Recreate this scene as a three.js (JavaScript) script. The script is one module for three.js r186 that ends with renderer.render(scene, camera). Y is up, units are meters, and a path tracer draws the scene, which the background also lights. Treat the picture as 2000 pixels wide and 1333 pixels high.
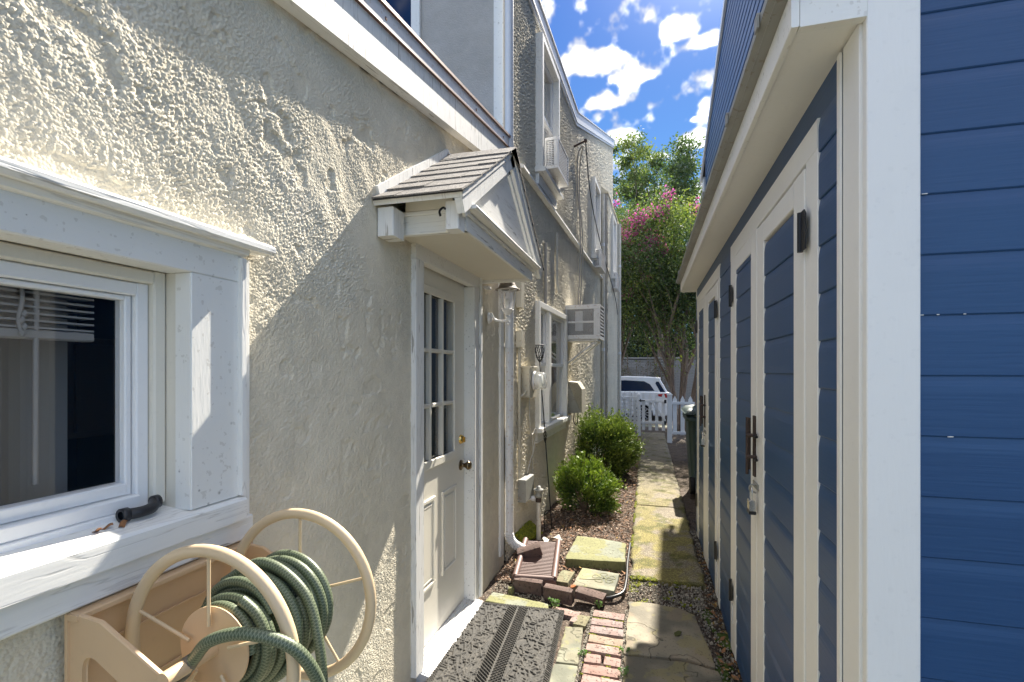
import * as THREE from 'three';
import { mergeGeometries } from 'three/addons/utils/BufferGeometryUtils.js';

// ───────────────────────── camera ─────────────────────────
// x = across the alley (right +), y = up, z = minus the distance along the alley
const EYE = 1.52, YAW = Math.atan(265 / 959);
const camera = new THREE.PerspectiveCamera(2 * Math.atan(666.5 / 959) * 180 / Math.PI, 2000 / 1333, 0.05, 400);
camera.position.set(0, EYE, 0);
camera.rotation.set(0, YAW, 0);
camera.setViewOffset(2000, 1333, 0, -58.5, 2000, 1333);      // shifted lens: horizon below the middle, verticals upright
const scene = new THREE.Scene();
const renderer = new THREE.WebGLRenderer({ antialias: true });
renderer.setSize(1024, 682);
renderer.toneMapping = THREE.LinearToneMapping;
renderer.toneMappingExposure = 7.9;
renderer.shadowMap.enabled = true;

// ───────────────────────── noise ─────────────────────────
function hash(ix, iy, s) {
  let h = (Math.imul(ix, 374761393) + Math.imul(iy, 668265263) + Math.imul(s, 1442695041)) | 0;
  h = Math.imul(h ^ (h >>> 13), 1274126177); h = Math.imul(h ^ (h >>> 15), 2246822519);
  return ((h ^ (h >>> 16)) >>> 0) / 4294967296;
}
const md = (a, n) => n ? ((a % n) + n) % n : a;
function vn(x, y, s, px = 0, py = px) {
  const ix = Math.floor(x), iy = Math.floor(y), fx = x - ix, fy = y - iy;
  const u = fx * fx * fx * (fx * (fx * 6 - 15) + 10), v = fy * fy * fy * (fy * (fy * 6 - 15) + 10);
  const x0 = md(ix, px), x1 = md(ix + 1, px), y0 = md(iy, py), y1 = md(iy + 1, py);
  const a = hash(x0, y0, s), b = hash(x1, y0, s), c = hash(x0, y1, s), d = hash(x1, y1, s);
  return a + (b - a) * u + (c - a) * v + (a - b - c + d) * u * v;
}
function fbm(x, y, oct, s, px = 0, py = px) {
  let a = 0.5, t = 0, n = 0;
  for (let i = 0; i < oct; i++) { t += a * vn(x, y, s + i, px, py); n += a; a *= 0.5; x *= 2; y *= 2; px *= 2; py *= 2; }
  return t / n;
}
function worley(x, y, s, p = 0) {                            // [nearest distance, id of that cell]
  const ix = Math.floor(x), iy = Math.floor(y); let best = 9, id = 0;
  for (let j = -1; j < 2; j++) for (let i = -1; i < 2; i++) {
    const cx = md(ix + i, p), cy = md(iy + j, p);
    const dx = ix + i + hash(cx, cy, s) - x, dy = iy + j + hash(cx, cy, s + 7) - y, d = dx * dx + dy * dy;
    if (d < best) { best = d; id = hash(cx, cy, s + 13); }
  }
  return [Math.sqrt(best), id];
}
const clamp = (x, a = 0, b = 1) => Math.min(b, Math.max(a, x));
const sstep = (a, b, x) => { const t = clamp((x - a) / (b - a)); return t * t * (3 - 2 * t); };
const lerp = (a, b, t) => a + (b - a) * t;
const mix3 = (a, b, t) => [lerp(a[0], b[0], t), lerp(a[1], b[1], t), lerp(a[2], b[2], t)];
let seed = 12345;
const rnd = () => { seed = (Math.imul(seed, 1664525) + 1013904223) >>> 0; return seed / 4294967296; };
const rr = (a, b) => a + (b - a) * rnd();
const gauss = () => (rnd() + rnd() + rnd() + rnd() - 2) * 1.0;

// ───────────────────────── sky and sun ─────────────────────────
const SUN = new THREE.Vector3(0.162, 1, -0.99).normalize();     // direction to the sun: ahead, a little right, 45 degrees up
{
  const W = 3072, Hh = 1536, data = new Float32Array(W * Hh * 4);
  // fair-weather cumulus: [azimuth from straight ahead (deg, right +), elevation (deg), half width, half height]
  const clouds = [[-5.4, 31.3, 4.4, 2.4], [-2.4, 30.1, 3.0, 1.9], [-8.3, 31.6, 2.8, 2.2], [3.6, 33.2, 3.0, 1.9], [6.2, 31.9, 2.8, 1.2], [8.6, 31.5, 1.4, 0.8],
    [-4.9, 28.0, 2.7, 1.2], [-3.2, 24.6, 3.4, 1.5], [-6.0, 24.6, 2.4, 1.3], [6.6, 26.3, 1.8, 1.6], [5.0, 25.6, 0.8, 0.4], [5.2, 23.6, 2.4, 1.6], [1.0, 22.6, 1.6, 0.6], [2.0, 18, 4.5, 1.6], [-9, 19.5, 5, 1.8]];
  for (const c of clouds) { c[2] *= 0.84; c[3] *= 0.84; }
  const r0 = seed; seed = 777;
  for (let i = 0; i < 230; i++) {
    const az = rr(14, 346), el = 8 + 78 * Math.pow(rnd(), 1.2), w = rr(3, 7) * (0.6 + el / 60);
    for (let k = 0; k < 3; k++) clouds.push([az + gauss() * w * 1.3, el + gauss() * w * 0.25, w * rr(0.5, 1), w * rr(0.3, 0.55)]);
  }
  seed = r0;
  const dens = new Float32Array(W * Hh);
  for (const [az, el, cw, ch] of clouds) {
    const cosE = Math.cos(el * Math.PI / 180);
    const col = ((az - 90) / 360 + 0.5) * W, row = (el / 180 + 0.5) * Hh;
    const dx = Math.ceil(cw * 1.7 / 360 * W / cosE), dy = Math.ceil(ch * 1.7 / 180 * Hh);
    for (let j = -dy; j <= dy; j++) for (let i = -dx; i <= dx; i++) {
      const y = Math.round(row) + j, x = md(Math.round(col) + i, W); if (y < 0 || y >= Hh) continue;
      const a = i / (cw / 360 * W / cosE); let b = j / (ch / 180 * Hh); if (b < 0) b *= 1.9;     // flat-bottomed
      dens[y * W + x] = Math.max(dens[y * W + x], 1 - (a * a + b * b));
    }
  }
  for (let y = 0; y < Hh; y++) for (let x = 0; x < W; x++) {
    const el = ((y + 0.5) / Hh - 0.5) * Math.PI, az = ((x + 0.5) / W - 0.5) * 2 * Math.PI, ce = Math.cos(el), sy = Math.sin(el);
    const dx = Math.cos(az) * ce, dz = Math.sin(az) * ce, o = (y * W + x) * 4;
    const up = clamp(sy), t = Math.pow(1 - up, 2.8);
    let c = mix3([0.0022, 0.0185, 0.084], [0.060, 0.138, 0.215], clamp(t * 1.0));
    const sun = clamp(dx * SUN.x + sy * SUN.y + dz * SUN.z), ang = Math.acos(sun);
    const g = 0.03 * Math.exp(-ang * 4.5) + 1.0 * Math.exp(-ang * 20);
    c = [c[0] + g, c[1] + g * 0.99, c[2] + g * 0.95];
    const dn = dens[y * W + x];
    if (dn > -0.9 && el > 0) {
      const s = 1 / (0.35 + up), u = dx * s, v = dz * s;
      const n = fbm(az * 30, el * 36, 6, 31), n2 = fbm(az * 60 + 3, el * 80, 4, 91);
      const q = dn - 0.15 + (n - 0.5) * 1.7 + (n2 - 0.5) * 0.5;
      const a = sstep(-0.10, 0.46, q) * sstep(-0.5, 0.08, dn);
      const soft = fbm(az * 30 + 9, el * 36 - 0.5, 4, 55);
      const br = 0.105 + 0.16 * sstep(0.36, 0.66, soft) + 0.09 * sstep(0, 0.9, q);
      c = mix3(c, [br + g * 0.5, br * 1.005 + g * 0.5, br * 1.02 + g * 0.5], a);
    }
    data[o] = c[0]; data[o + 1] = c[1]; data[o + 2] = c[2]; data[o + 3] = 1;
  }
  const sky = new THREE.DataTexture(data, W, Hh, THREE.RGBAFormat, THREE.FloatType);
  sky.mapping = THREE.EquirectangularReflectionMapping; sky.magFilter = sky.minFilter = THREE.LinearFilter; sky.needsUpdate = true;
  scene.background = sky; scene.environment = sky; scene.environmentIntensity = 1; scene.backgroundIntensity = 1;
}
const sun = new THREE.DirectionalLight(new THREE.Color(1, 0.93, 0.82), 2.0);
sun.position.copy(SUN).multiplyScalar(40); sun.castShadow = true;
sun.shadow.mapSize.set(4096, 4096);
Object.assign(sun.shadow.camera, { left: -14, right: 14, top: 16, bottom: -14, near: 1, far: 90 });
sun.shadow.radius = 1;
scene.add(sun, sun.target);

// ───────────────────────── textures ─────────────────────────
function tex(w, h, metres, fn, srgb = true, hm = metres) {
  const d = new Uint8Array(w * h * 4), enc = (c) => c <= 0.0031308 ? 12.92 * c : 1.055 * Math.pow(c, 1 / 2.4) - 0.055;
  for (let y = 0; y < h; y++) for (let x = 0; x < w; x++) {
    const r = fn(x / w, y / h), o = (y * w + x) * 4;
    if (typeof r === 'number') d[o] = d[o + 1] = d[o + 2] = clamp(r) * 255;
    else for (let k = 0; k < 3; k++) d[o + k] = (srgb ? enc(clamp(r[k])) : clamp(r[k])) * 255;
    d[o + 3] = 255;
  }
  const t = new THREE.DataTexture(d, w, h, THREE.RGBAFormat);
  t.wrapS = t.wrapT = THREE.RepeatWrapping; t.magFilter = THREE.LinearFilter; t.minFilter = THREE.LinearMipmapLinearFilter; t.generateMipmaps = true;
  if (srgb) t.colorSpace = THREE.SRGBColorSpace;
  t.repeat.set(1 / metres, 1 / hm); t.needsUpdate = true;
  return t;
}
const T = {};
T.stuccoC = tex(1024, 1024, 1.7, (u, v) => {
  const a = fbm(u * 5, v * 5, 5, 3, 5), b = fbm(u * 40, v * 40, 3, 9, 40), st = sstep(0.62, 0.75, fbm(u * 9, v * 4, 4, 71, 9, 4));
  const k = 0.86 + 0.16 * a + 0.12 * (b - 0.5) - 0.06 * st;
  return [k, k * (0.985 + 0.02 * a), k * (0.93 + 0.07 * a)];
});
T.stuccoB = tex(512, 512, 0.16, (u, v) => 0.6 * fbm(u * 14, v * 14, 4, 5, 14) + 0.4 * (1 - worley(u * 22, v * 22, 8, 22)[0]), false);
const wear = (u, v) => { const g = fbm(u * 6, v * 70, 4, 21, 6, 70), f = fbm(u * 9, v * 44, 4, 23, 9, 44), big = fbm(u * 3, v * 3, 3, 25, 3); return [g, sstep(0.70, 0.76, f * 0.7 + g * 0.3 + (big - 0.5) * 0.35), big]; };
T.paintC = tex(1024, 512, 1.3, (u, v) => {                    // old white paint on wood, worn through in places
  const [g, worn, big] = wear(u, v), k = 0.92 + 0.08 * big + 0.06 * (g - 0.5), crack = sstep(0.035, 0.0, Math.abs(fbm(u * 5, v * 36, 3, 29, 5, 36) - 0.5));
  return mix3([k, k, k * 0.985], [0.40, 0.37, 0.33], Math.max(worn * 0.8, crack * 0.35));
}, true, 0.65);
T.paintB = tex(1024, 512, 1.3, (u, v) => {
  const [g, worn] = wear(u, v), crack = sstep(0.05, 0.0, Math.abs(fbm(u * 5, v * 36, 3, 29, 5, 36) - 0.5)) * 0.5;
  return 0.7 - 0.35 * worn + 0.18 * g - 0.3 * crack;
}, false, 0.65);
T.smoothC = tex(512, 512, 0.9, (u, v) => {                     // sound paint with light scuffs
  const a = fbm(u * 4, v * 4, 5, 33, 4), s = sstep(0.74, 0.80, fbm(u * 70, v * 70, 3, 35, 70)), k = 0.95 + 0.05 * a - 0.03 * s;
  return [k, k, k];
});
T.smoothB = tex(512, 512, 0.35, (u, v) => 0.5 + 0.5 * (fbm(u * 10, v * 60, 4, 37, 10, 60) - 0.5) + 0.35 * (fbm(u * 5, v * 5, 3, 39, 5) - 0.5), false);
T.agedC = tex(1024, 1024, 0.8, (u, v) => {                     // white paint with scattered mildew spots and a few bare flecks
  const a = fbm(u * 4, v * 4, 5, 183, 4), [d, id] = worley(u * 26, v * 26, 185, 26), z = sstep(0.56, 0.70, fbm(u * 3, v * 3, 4, 187, 3)), sp = id > 0.72 ? sstep(0.05 + 0.16 * (id - 0.72) / 0.28, 0.02, d) * z : 0, fl = sstep(0.74, 0.78, fbm(u * 60, v * 60, 3, 189, 60));
  const k = 0.94 + 0.06 * a; return mix3(mix3([k, k, k * 0.99], [0.30, 0.29, 0.27], sp * 0.75), [0.55, 0.52, 0.47], fl * 0.35);
});
T.sidingB = tex(1024, 512, 0.8, (u, v) => {                    // embossed cedar grain
  const w = fbm(u * 4, v * 6, 3, 41, 4, 6) * 3, g = fbm(u * 5 + w * 0, v * 60 + w, 3, 43, 5, 0);
  return 0.5 + 0.6 * (fbm(u * 7, v * 90, 3, 45, 7, 90) - 0.5) + 0.3 * (g - 0.5);
}, false, 0.4);
T.sidingC = tex(512, 512, 1.4, (u, v) => {
  const a = fbm(u * 4, v * 4, 5, 47, 4), s = sstep(0.80, 0.83, fbm(u * 60, v * 60, 2, 49, 60)), k = 0.88 + 0.20 * a;
  return mix3([k, k, k], [1, 1, 1], s * 0.15);
});
T.granule = tex(512, 512, 0.22, (u, v) => {
  const [d, id] = worley(u * 110, v * 110, 51, 110), a = fbm(u * 8, v * 8, 3, 53, 8), k = lerp(0.45, 1.25, id) * (0.85 + 0.3 * a);
  return [k * 0.43, k * 0.40, k * 0.37];
});
T.granuleB = tex(512, 512, 0.22, (u, v) => 1 - worley(u * 110, v * 110, 51, 110)[0], false);
T.concC = tex(1024, 1024, 0.9, (u, v) => {                     // exposed aggregate
  const [d, id] = worley(u * 90, v * 90, 61, 90), a = fbm(u * 6, v * 6, 5, 63, 6);
  const peb = mix3([0.34, 0.30, 0.25], id > 0.75 ? [0.62, 0.58, 0.50] : id > 0.35 ? [0.44, 0.38, 0.30] : [0.22, 0.20, 0.18], sstep(0.55, 0.3, d));
  const k = 0.8 + 0.4 * a; return [peb[0] * k, peb[1] * k, peb[2] * k];
});
T.concB = tex(1024, 1024, 0.9, (u, v) => sstep(0.6, 0.1, worley(u * 90, v * 90, 61, 90)[0]) * 0.8 + 0.2 * fbm(u * 6, v * 6, 4, 63, 6), false);
T.brickC = tex(512, 512, 0.5, (u, v) => {
  const a = fbm(u * 10, v * 10, 5, 81, 10), pit = sstep(0.66, 0.72, fbm(u * 50, v * 50, 3, 83, 50)), bloom = sstep(0.55, 0.72, fbm(u * 7, v * 7, 4, 85, 7));
  let c = mix3([0.80, 0.78, 0.76], [1.06, 1.0, 0.97], a); c = mix3(c, [1.2, 1.45, 1.5], bloom * 0.35); return mix3(c, [0.35, 0.33, 0.32], pit * 0.8).map((q) => q * 0.44);
});
T.brickB = tex(512, 512, 0.5, (u, v) => 0.7 * fbm(u * 20, v * 20, 4, 81, 20) + 0.3 - 0.5 * sstep(0.66, 0.72, fbm(u * 50, v * 50, 3, 83, 50)), false);
T.stoneC = tex(1024, 1024, 1.1, (u, v) => {
  const a = fbm(u * 5, v * 5, 6, 101, 5), l = sstep(0.58, 0.66, fbm(u * 11, v * 9, 5, 103, 11, 9)), sp = sstep(0.72, 0.78, fbm(u * 130, v * 130, 3, 105, 130));
  const cr = sstep(0.012, 0.003, Math.abs(fbm(u * 4, v * 4, 5, 107, 4) - 0.5)), pk = sstep(0.5, 0.62, fbm(u * 6, v * 5, 4, 113, 6, 5));
  let c = mix3([0.22, 0.22, 0.20], [0.44, 0.42, 0.37], sstep(0.3, 0.7, a)); c = mix3(c, [0.40, 0.34, 0.27], pk * 0.5); c = mix3(c, [0.40, 0.38, 0.20], l * 0.6); c = mix3(c, [0.10, 0.095, 0.07], cr * 0.8); return mix3(c, [0.14, 0.13, 0.11], sp * 0.6);
});
T.mossC = tex(1024, 1024, 0.8, (u, v) => {                     // pale stone under patches of dry yellow moss
  const a = fbm(u * 6, v * 6, 6, 171, 6), p = fbm(u * 4, v * 4, 6, 173, 4), gr = fbm(u * 90, v * 90, 3, 175, 90), m = sstep(0.44, 0.54, p + 0.16 * (gr - 0.5)), sp = sstep(0.66, 0.72, fbm(u * 60, v * 60, 3, 177, 60));
  const base = mix3([0.24, 0.26, 0.22], [0.42, 0.43, 0.37], a), mo = mix3([0.24, 0.24, 0.10], [0.38, 0.37, 0.17], gr); return mix3(mix3(base, mo, m * 0.9), [0.12, 0.12, 0.07], sp * 0.6);
});
T.stoneB = tex(1024, 1024, 1.1, (u, v) => {
  const w = fbm(u * 4, v * 4, 4, 107, 4), cr = sstep(0.025, 0, Math.abs(w - 0.5)); const lay = Math.floor(fbm(u * 3, v * 3, 5, 109, 3) * 7) / 7;
  return 0.5 * lay + 0.35 * fbm(u * 24, v * 24, 4, 111, 24) - 0.3 * cr + 0.1;
}, false);
T.soilC = tex(1024, 1024, 0.7, (u, v) => {
  const a = fbm(u * 12, v * 12, 5, 121, 12), [d, id] = worley(u * 46, v * 46, 123, 46);
  return mix3(mix3([0.030, 0.022, 0.016], [0.10, 0.075, 0.055], a), id > 0.8 ? [0.30, 0.24, 0.19] : [0.13, 0.09, 0.065], sstep(0.4, 0.2, d) * 0.8);
});
T.soilB = tex(512, 512, 0.5, (u, v) => fbm(u * 16, v * 16, 5, 125, 16), false);
T.rust = tex(512, 512, 0.5, (u, v) => {
  const a = fbm(u * 6, v * 6, 5, 131, 6), r = sstep(0.70, 0.76, fbm(u * 30, v * 30, 4, 133, 30)), k = 0.9 + 0.2 * (a - 0.5);
  return mix3([k, k, k], [0.55, 0.36, 0.22], r * 0.45);
});
T.hoseC = tex(128, 128, 1, (u, v) => {                         // braided reinforcement
  const a = Math.abs(((u + v) * 4) % 1 - 0.5) < 0.13 || Math.abs(((u - v + 8) * 4) % 1 - 0.5) < 0.13;
  return a ? [0.165, 0.19, 0.12] : [0.058, 0.082, 0.042];
});
T.hoseC.repeat.set(1, 1);
T.asphalt = tex(512, 512, 0.6, (u, v) => { const [d, id] = worley(u * 60, v * 60, 141, 60), k = 0.035 + 0.05 * id * sstep(0.5, 0.2, d); return [k, k, k * 1.03]; });
T.bark = tex(512, 512, 0.6, (u, v) => { const a = fbm(u * 8, v * 3, 5, 151, 8, 3), p = sstep(0.5, 0.6, fbm(u * 6, v * 4, 4, 153, 6, 4)); return mix3(mix3([0.14, 0.10, 0.075], [0.24, 0.18, 0.13], a), [0.33, 0.25, 0.19], p * 0.6); });
T.rubberC = tex(512, 512, 0.5, (u, v) => { const a = fbm(u * 12, v * 12, 5, 161, 12), d = sstep(0.60, 0.72, fbm(u * 60, v * 60, 3, 163, 60)); return mix3([0.032, 0.032, 0.031], [0.10, 0.092, 0.08], 0.5 * a + 0.5 * d); });

// ───────────────────────── materials ─────────────────────────
const rgb = (r, g, b) => new THREE.Color().setRGB(r, g, b);
function mat(c, o = {}) { const m = new THREE.MeshPhysicalMaterial({ color: rgb(...c), roughness: 0.8, side: THREE.DoubleSide, ...o }); return m; }
const M = {
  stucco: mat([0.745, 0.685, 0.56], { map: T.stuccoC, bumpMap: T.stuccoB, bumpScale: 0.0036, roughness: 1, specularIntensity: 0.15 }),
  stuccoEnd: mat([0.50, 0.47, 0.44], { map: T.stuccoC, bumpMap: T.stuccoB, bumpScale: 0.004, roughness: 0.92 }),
  oldPaint: mat([0.86, 0.85, 0.82], { map: T.paintC, bumpMap: T.paintB, bumpScale: 0.0022, roughness: 0.62 }),
  paint: mat([0.84, 0.83, 0.79], { map: T.agedC, bumpMap: T.smoothB, bumpScale: 0.0007, roughness: 0.5 }),
  trim: mat([0.86, 0.845, 0.80], { map: T.smoothC, bumpMap: T.smoothB, bumpScale: 0.0006, roughness: 0.42 }),
  cream: mat([0.74, 0.70, 0.60], { map: T.smoothC, bumpMap: T.smoothB, bumpScale: 0.0008, roughness: 0.5 }),
  vinyl: mat([0.84, 0.84, 0.83], { map: T.smoothC, roughness: 0.32 }),
  door: mat([0.83, 0.785, 0.67], { map: T.smoothC, bumpMap: T.smoothB, bumpScale: 0.0004, roughness: 0.4 }),
  siding: mat([0.018, 0.068, 0.174], { map: T.sidingC, bumpMap: T.sidingB, bumpScale: 0.0005, roughness: 0.42 }),
  metalWhite: mat([0.80, 0.80, 0.80], { map: T.rust, roughness: 0.35, specularIntensity: 0.8 }),
  gutter: mat([0.70, 0.71, 0.72], { map: T.smoothC, roughness: 0.4, metalness: 0.15 }),
  copper: mat([0.20, 0.115, 0.085], { map: T.smoothC, roughness: 0.5, metalness: 0.3 }),
  darkMetal: mat([0.020, 0.022, 0.026], { roughness: 0.45, metalness: 0.4 }),
  iron: mat([0.014, 0.014, 0.014], { roughness: 0.55, metalness: 0.3 }),
  brass: mat([0.78, 0.53, 0.17], { metalness: 1, roughness: 0.22 }),
  bronze: mat([0.20, 0.15, 0.09], { metalness: 1, roughness: 0.3 }),
  chrome: mat([0.72, 0.72, 0.72], { metalness: 1, roughness: 0.22 }),
  rustyMetal: mat([0.085, 0.06, 0.05], { map: T.rust, roughness: 0.75, metalness: 0.3 }),
  tan: mat([0.66, 0.455, 0.265], { map: T.smoothC, roughness: 0.45 }),
  tanRim: mat([0.66, 0.505, 0.315], { map: T.smoothC, roughness: 0.36 }),
  hose: mat([1, 1, 1], { map: T.hoseC, roughness: 0.42 }),
  black: mat([0.018, 0.018, 0.02], { roughness: 0.4 }),
  shingle: mat([0.72, 0.715, 0.70], { map: T.granule, bumpMap: T.granuleB, bumpScale: 0.0015, roughness: 0.95 }),
  shingleEdge: mat([0.035, 0.033, 0.032], { roughness: 0.95 }),
  glass: mat([1, 1, 1], { transmission: 1, thickness: 0, roughness: 0.02, ior: 1.5 }),
  dark: mat([0.012, 0.012, 0.013], { roughness: 0.9 }),
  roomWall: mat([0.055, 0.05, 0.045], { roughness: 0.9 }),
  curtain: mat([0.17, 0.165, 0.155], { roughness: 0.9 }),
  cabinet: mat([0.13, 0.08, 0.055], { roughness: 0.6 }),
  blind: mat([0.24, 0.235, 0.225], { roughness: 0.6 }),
  soil: mat([1.0, 1.0, 1.0], { map: T.soilC, bumpMap: T.soilB, bumpScale: 0.02, roughness: 1 }),
  concrete: mat([0.56, 0.535, 0.46], { map: T.concC, bumpMap: T.concB, bumpScale: 0.004, roughness: 0.92, vertexColors: true }),
  stone: mat([0.62, 0.56, 0.455], { map: T.stoneC, bumpMap: T.stoneB, bumpScale: 0.008, roughness: 0.85 }),
  stoneMossy: mat([0.62, 0.62, 0.54], { map: T.mossC, bumpMap: T.stoneB, bumpScale: 0.008, roughness: 0.9 }),
  stonePale: mat([0.60, 0.62, 0.51], { map: T.stoneC, bumpMap: T.stoneB, bumpScale: 0.006, roughness: 0.9 }),
  brick: [[0.62, 0.40, 0.34], [0.66, 0.46, 0.40], [0.58, 0.43, 0.40], [0.66, 0.50, 0.38]].map((c) => mat(c, { map: T.brickC, bumpMap: T.brickB, bumpScale: 0.003, roughness: 0.92 })),
  brickDark: mat([0.30, 0.205, 0.175], { map: T.brickC, bumpMap: T.brickB, bumpScale: 0.003, roughness: 0.92 }),
  brickMossy: mat([0.46, 0.43, 0.26], { map: T.brickC, bumpMap: T.brickB, bumpScale: 0.004, roughness: 0.95 }),
  splash: mat([0.14, 0.080, 0.066], { map: T.smoothC, roughness: 0.55 }),
  rubber: mat([0.78, 0.755, 0.69], { map: T.rubberC, roughness: 0.8 }),
  asphalt: mat([1, 1, 1], { map: T.asphalt, roughness: 0.95 }),
  bark: mat([1, 1, 1], { map: T.bark, roughness: 0.9 }),
  leaf: mat([1, 1, 1], { vertexColors: true, transmission: 0.62, thickness: 0, roughness: 0.75 }),
  leafGloss: mat([1, 1, 1], { vertexColors: true, transmission: 0.35, thickness: 0, roughness: 0.55 }),
  petal: mat([1, 1, 1], { vertexColors: true, transmission: 0.4, thickness: 0, roughness: 0.9 }),
  chip: mat([1, 1, 1], { roughness: 1 }),
  moss: mat([0.17, 0.20, 0.022], { roughness: 1 }),
  mossDark: mat([0.055, 0.085, 0.014], { roughness: 1 }),
  wallBrick: mat([0.30, 0.285, 0.26], { map: T.smoothC, roughness: 0.9 }),
  wallMortar: mat([0.15, 0.145, 0.135], { roughness: 0.95 }),
  fence: mat([0.80, 0.80, 0.79], { map: T.smoothC, bumpMap: T.smoothB, bumpScale: 0.0008, roughness: 0.55 }),
  bin: mat([0.028, 0.052, 0.05], { roughness: 0.45 }),
  carPaint: mat([0.80, 0.82, 0.86], { roughness: 0.3, clearcoat: 1, clearcoatRoughness: 0.04 }),
  carGlass: mat([0.010, 0.022, 0.055], { roughness: 0.05, specularIntensity: 1 }),
  tyre: mat([0.012, 0.012, 0.013], { roughness: 0.8 }),
  alloy: mat([0.62, 0.63, 0.65], { metalness: 0.8, roughness: 0.3 }),
  tail: mat([0.42, 0.012, 0.015], { roughness: 0.15, clearcoat: 1 }),
  grey: mat([0.30, 0.30, 0.275], { map: T.rust, roughness: 0.5 }),
  beige: mat([0.60, 0.56, 0.45], { map: T.rust, roughness: 0.55 }),
  cable: mat([0.30, 0.29, 0.27], { roughness: 0.7 }),
  pvc: mat([0.66, 0.63, 0.55], { map: T.rust, roughness: 0.5 }),
  deadLeaf: mat([0.24, 0.11, 0.045], { roughness: 0.9 }),
  plant: mat([0.16, 0.30, 0.045], { transmission: 0.3, thickness: 0, roughness: 0.8 }),
};

// ───────────────────────── geometry helpers (X across, Y up, D along the alley) ─────────────────────────
const P = (X, Y, D) => new THREE.Vector3(X, Y, -D);
function raw(pos, uv, idx) {
  const g = new THREE.BufferGeometry();
  g.setAttribute('position', new THREE.Float32BufferAttribute(pos, 3));
  if (uv) g.setAttribute('uv', new THREE.Float32BufferAttribute(uv, 2));
  if (idx) g.setIndex(idx);
  g.computeVertexNormals(); return g;
}
// convex outline [[a, b], ...] swept along an axis from lo to hi. axis 'D': a = X, b = Y; axis 'X': a = D, b = Y; axis 'Y': a = X, b = D
function prism(pts, axis, lo, hi, jit = 0) {
  const pos = [], uv = [], n = pts.length, u0 = jit ? rnd() * jit : 0, v0 = jit ? rnd() * jit : 0;
  const pt = (p, t) => axis === 'D' ? [p[0], p[1], -t] : axis === 'X' ? [t, p[1], -p[0]] : [p[0], t, -p[1]];
  let ar = 0; for (let i = 0; i < n; i++) { const p = pts[i], q = pts[(i + 1) % n]; ar += p[0] * q[1] - q[0] * p[1]; }
  const flip = (ar > 0) === (axis === 'Y'); let per = 0;
  const quad = (a, b, c, d, ua, ub, uc, ud) => {
    const L = flip ? [a, c, b, a, d, c] : [a, b, c, a, c, d], U = flip ? [ua, uc, ub, ua, ud, uc] : [ua, ub, uc, ua, uc, ud];
    L.forEach((p) => pos.push(...p)); U.forEach((p) => uv.push(p[0] + u0, p[1] + v0));
  };
  for (let i = 0; i < n; i++) {
    const p = pts[i], q = pts[(i + 1) % n], e = Math.hypot(q[0] - p[0], q[1] - p[1]);
    quad(pt(p, lo), pt(p, hi), pt(q, hi), pt(q, lo), [lo, per], [hi, per], [hi, per + e], [lo, per + e]); per += e;
  }
  for (const t of [lo, hi]) for (let i = 1; i < n - 1; i++) {
    const a = pt(pts[0], t), b = pt(pts[i], t), c = pt(pts[i + 1], t), f = (t === lo) !== flip;
    (f ? [a, b, c] : [a, c, b]).forEach((p) => pos.push(...p));
    (f ? [pts[0], pts[i], pts[i + 1]] : [pts[0], pts[i + 1], pts[i]]).forEach((p) => uv.push(p[0] + u0, p[1] + v0));
  }
  return raw(pos, uv);
}
// box with its long edges chamfered by b
function box(x0, x1, y0, y1, d0, d1, b = 0.003, axis) {
  const lx = x1 - x0, ly = y1 - y0, ld = d1 - d0;
  axis = axis || (lx >= ly && lx >= ld ? 'X' : ly >= ld ? 'Y' : 'D');
  const [a0, a1, b0, b1, lo, hi] = axis === 'D' ? [x0, x1, y0, y1, d0, d1] : axis === 'X' ? [d0, d1, y0, y1, x0, x1] : [x0, x1, d0, d1, y0, y1];
  b = Math.min(b, (a1 - a0) * 0.4, (b1 - b0) * 0.4);
  if (b <= 0) return prism([[a0, b0], [a1, b0], [a1, b1], [a0, b1]], axis, lo, hi, 0.7);
  return prism([[a0 + b, b0], [a1 - b, b0], [a1, b0 + b], [a1, b1 - b], [a1 - b, b1], [a0 + b, b1], [a0, b1 - b], [a0, b0 + b]], axis, lo, hi, 0.7);
}
const swapUV = (g) => { const u = g.attributes.uv; for (let i = 0; i < u.count; i++) u.setXY(i, u.getY(i), u.getX(i)); return g; };
function norm(g) {                                              // same attributes everywhere, so that pieces can be joined
  if (g.index) g = g.toNonIndexed();
  for (const k of Object.keys(g.attributes)) if (!['position', 'normal', 'uv', 'color'].includes(k)) g.deleteAttribute(k);
  if (!g.attributes.uv) g.setAttribute('uv', new THREE.Float32BufferAttribute(new Float32Array(g.attributes.position.count * 2), 2));
  g.clearGroups(); return g;
}
const join = (...gs) => { gs = gs.flat(); return gs.length === 1 ? gs[0] : mergeGeometries(gs.map(norm)); };
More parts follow.
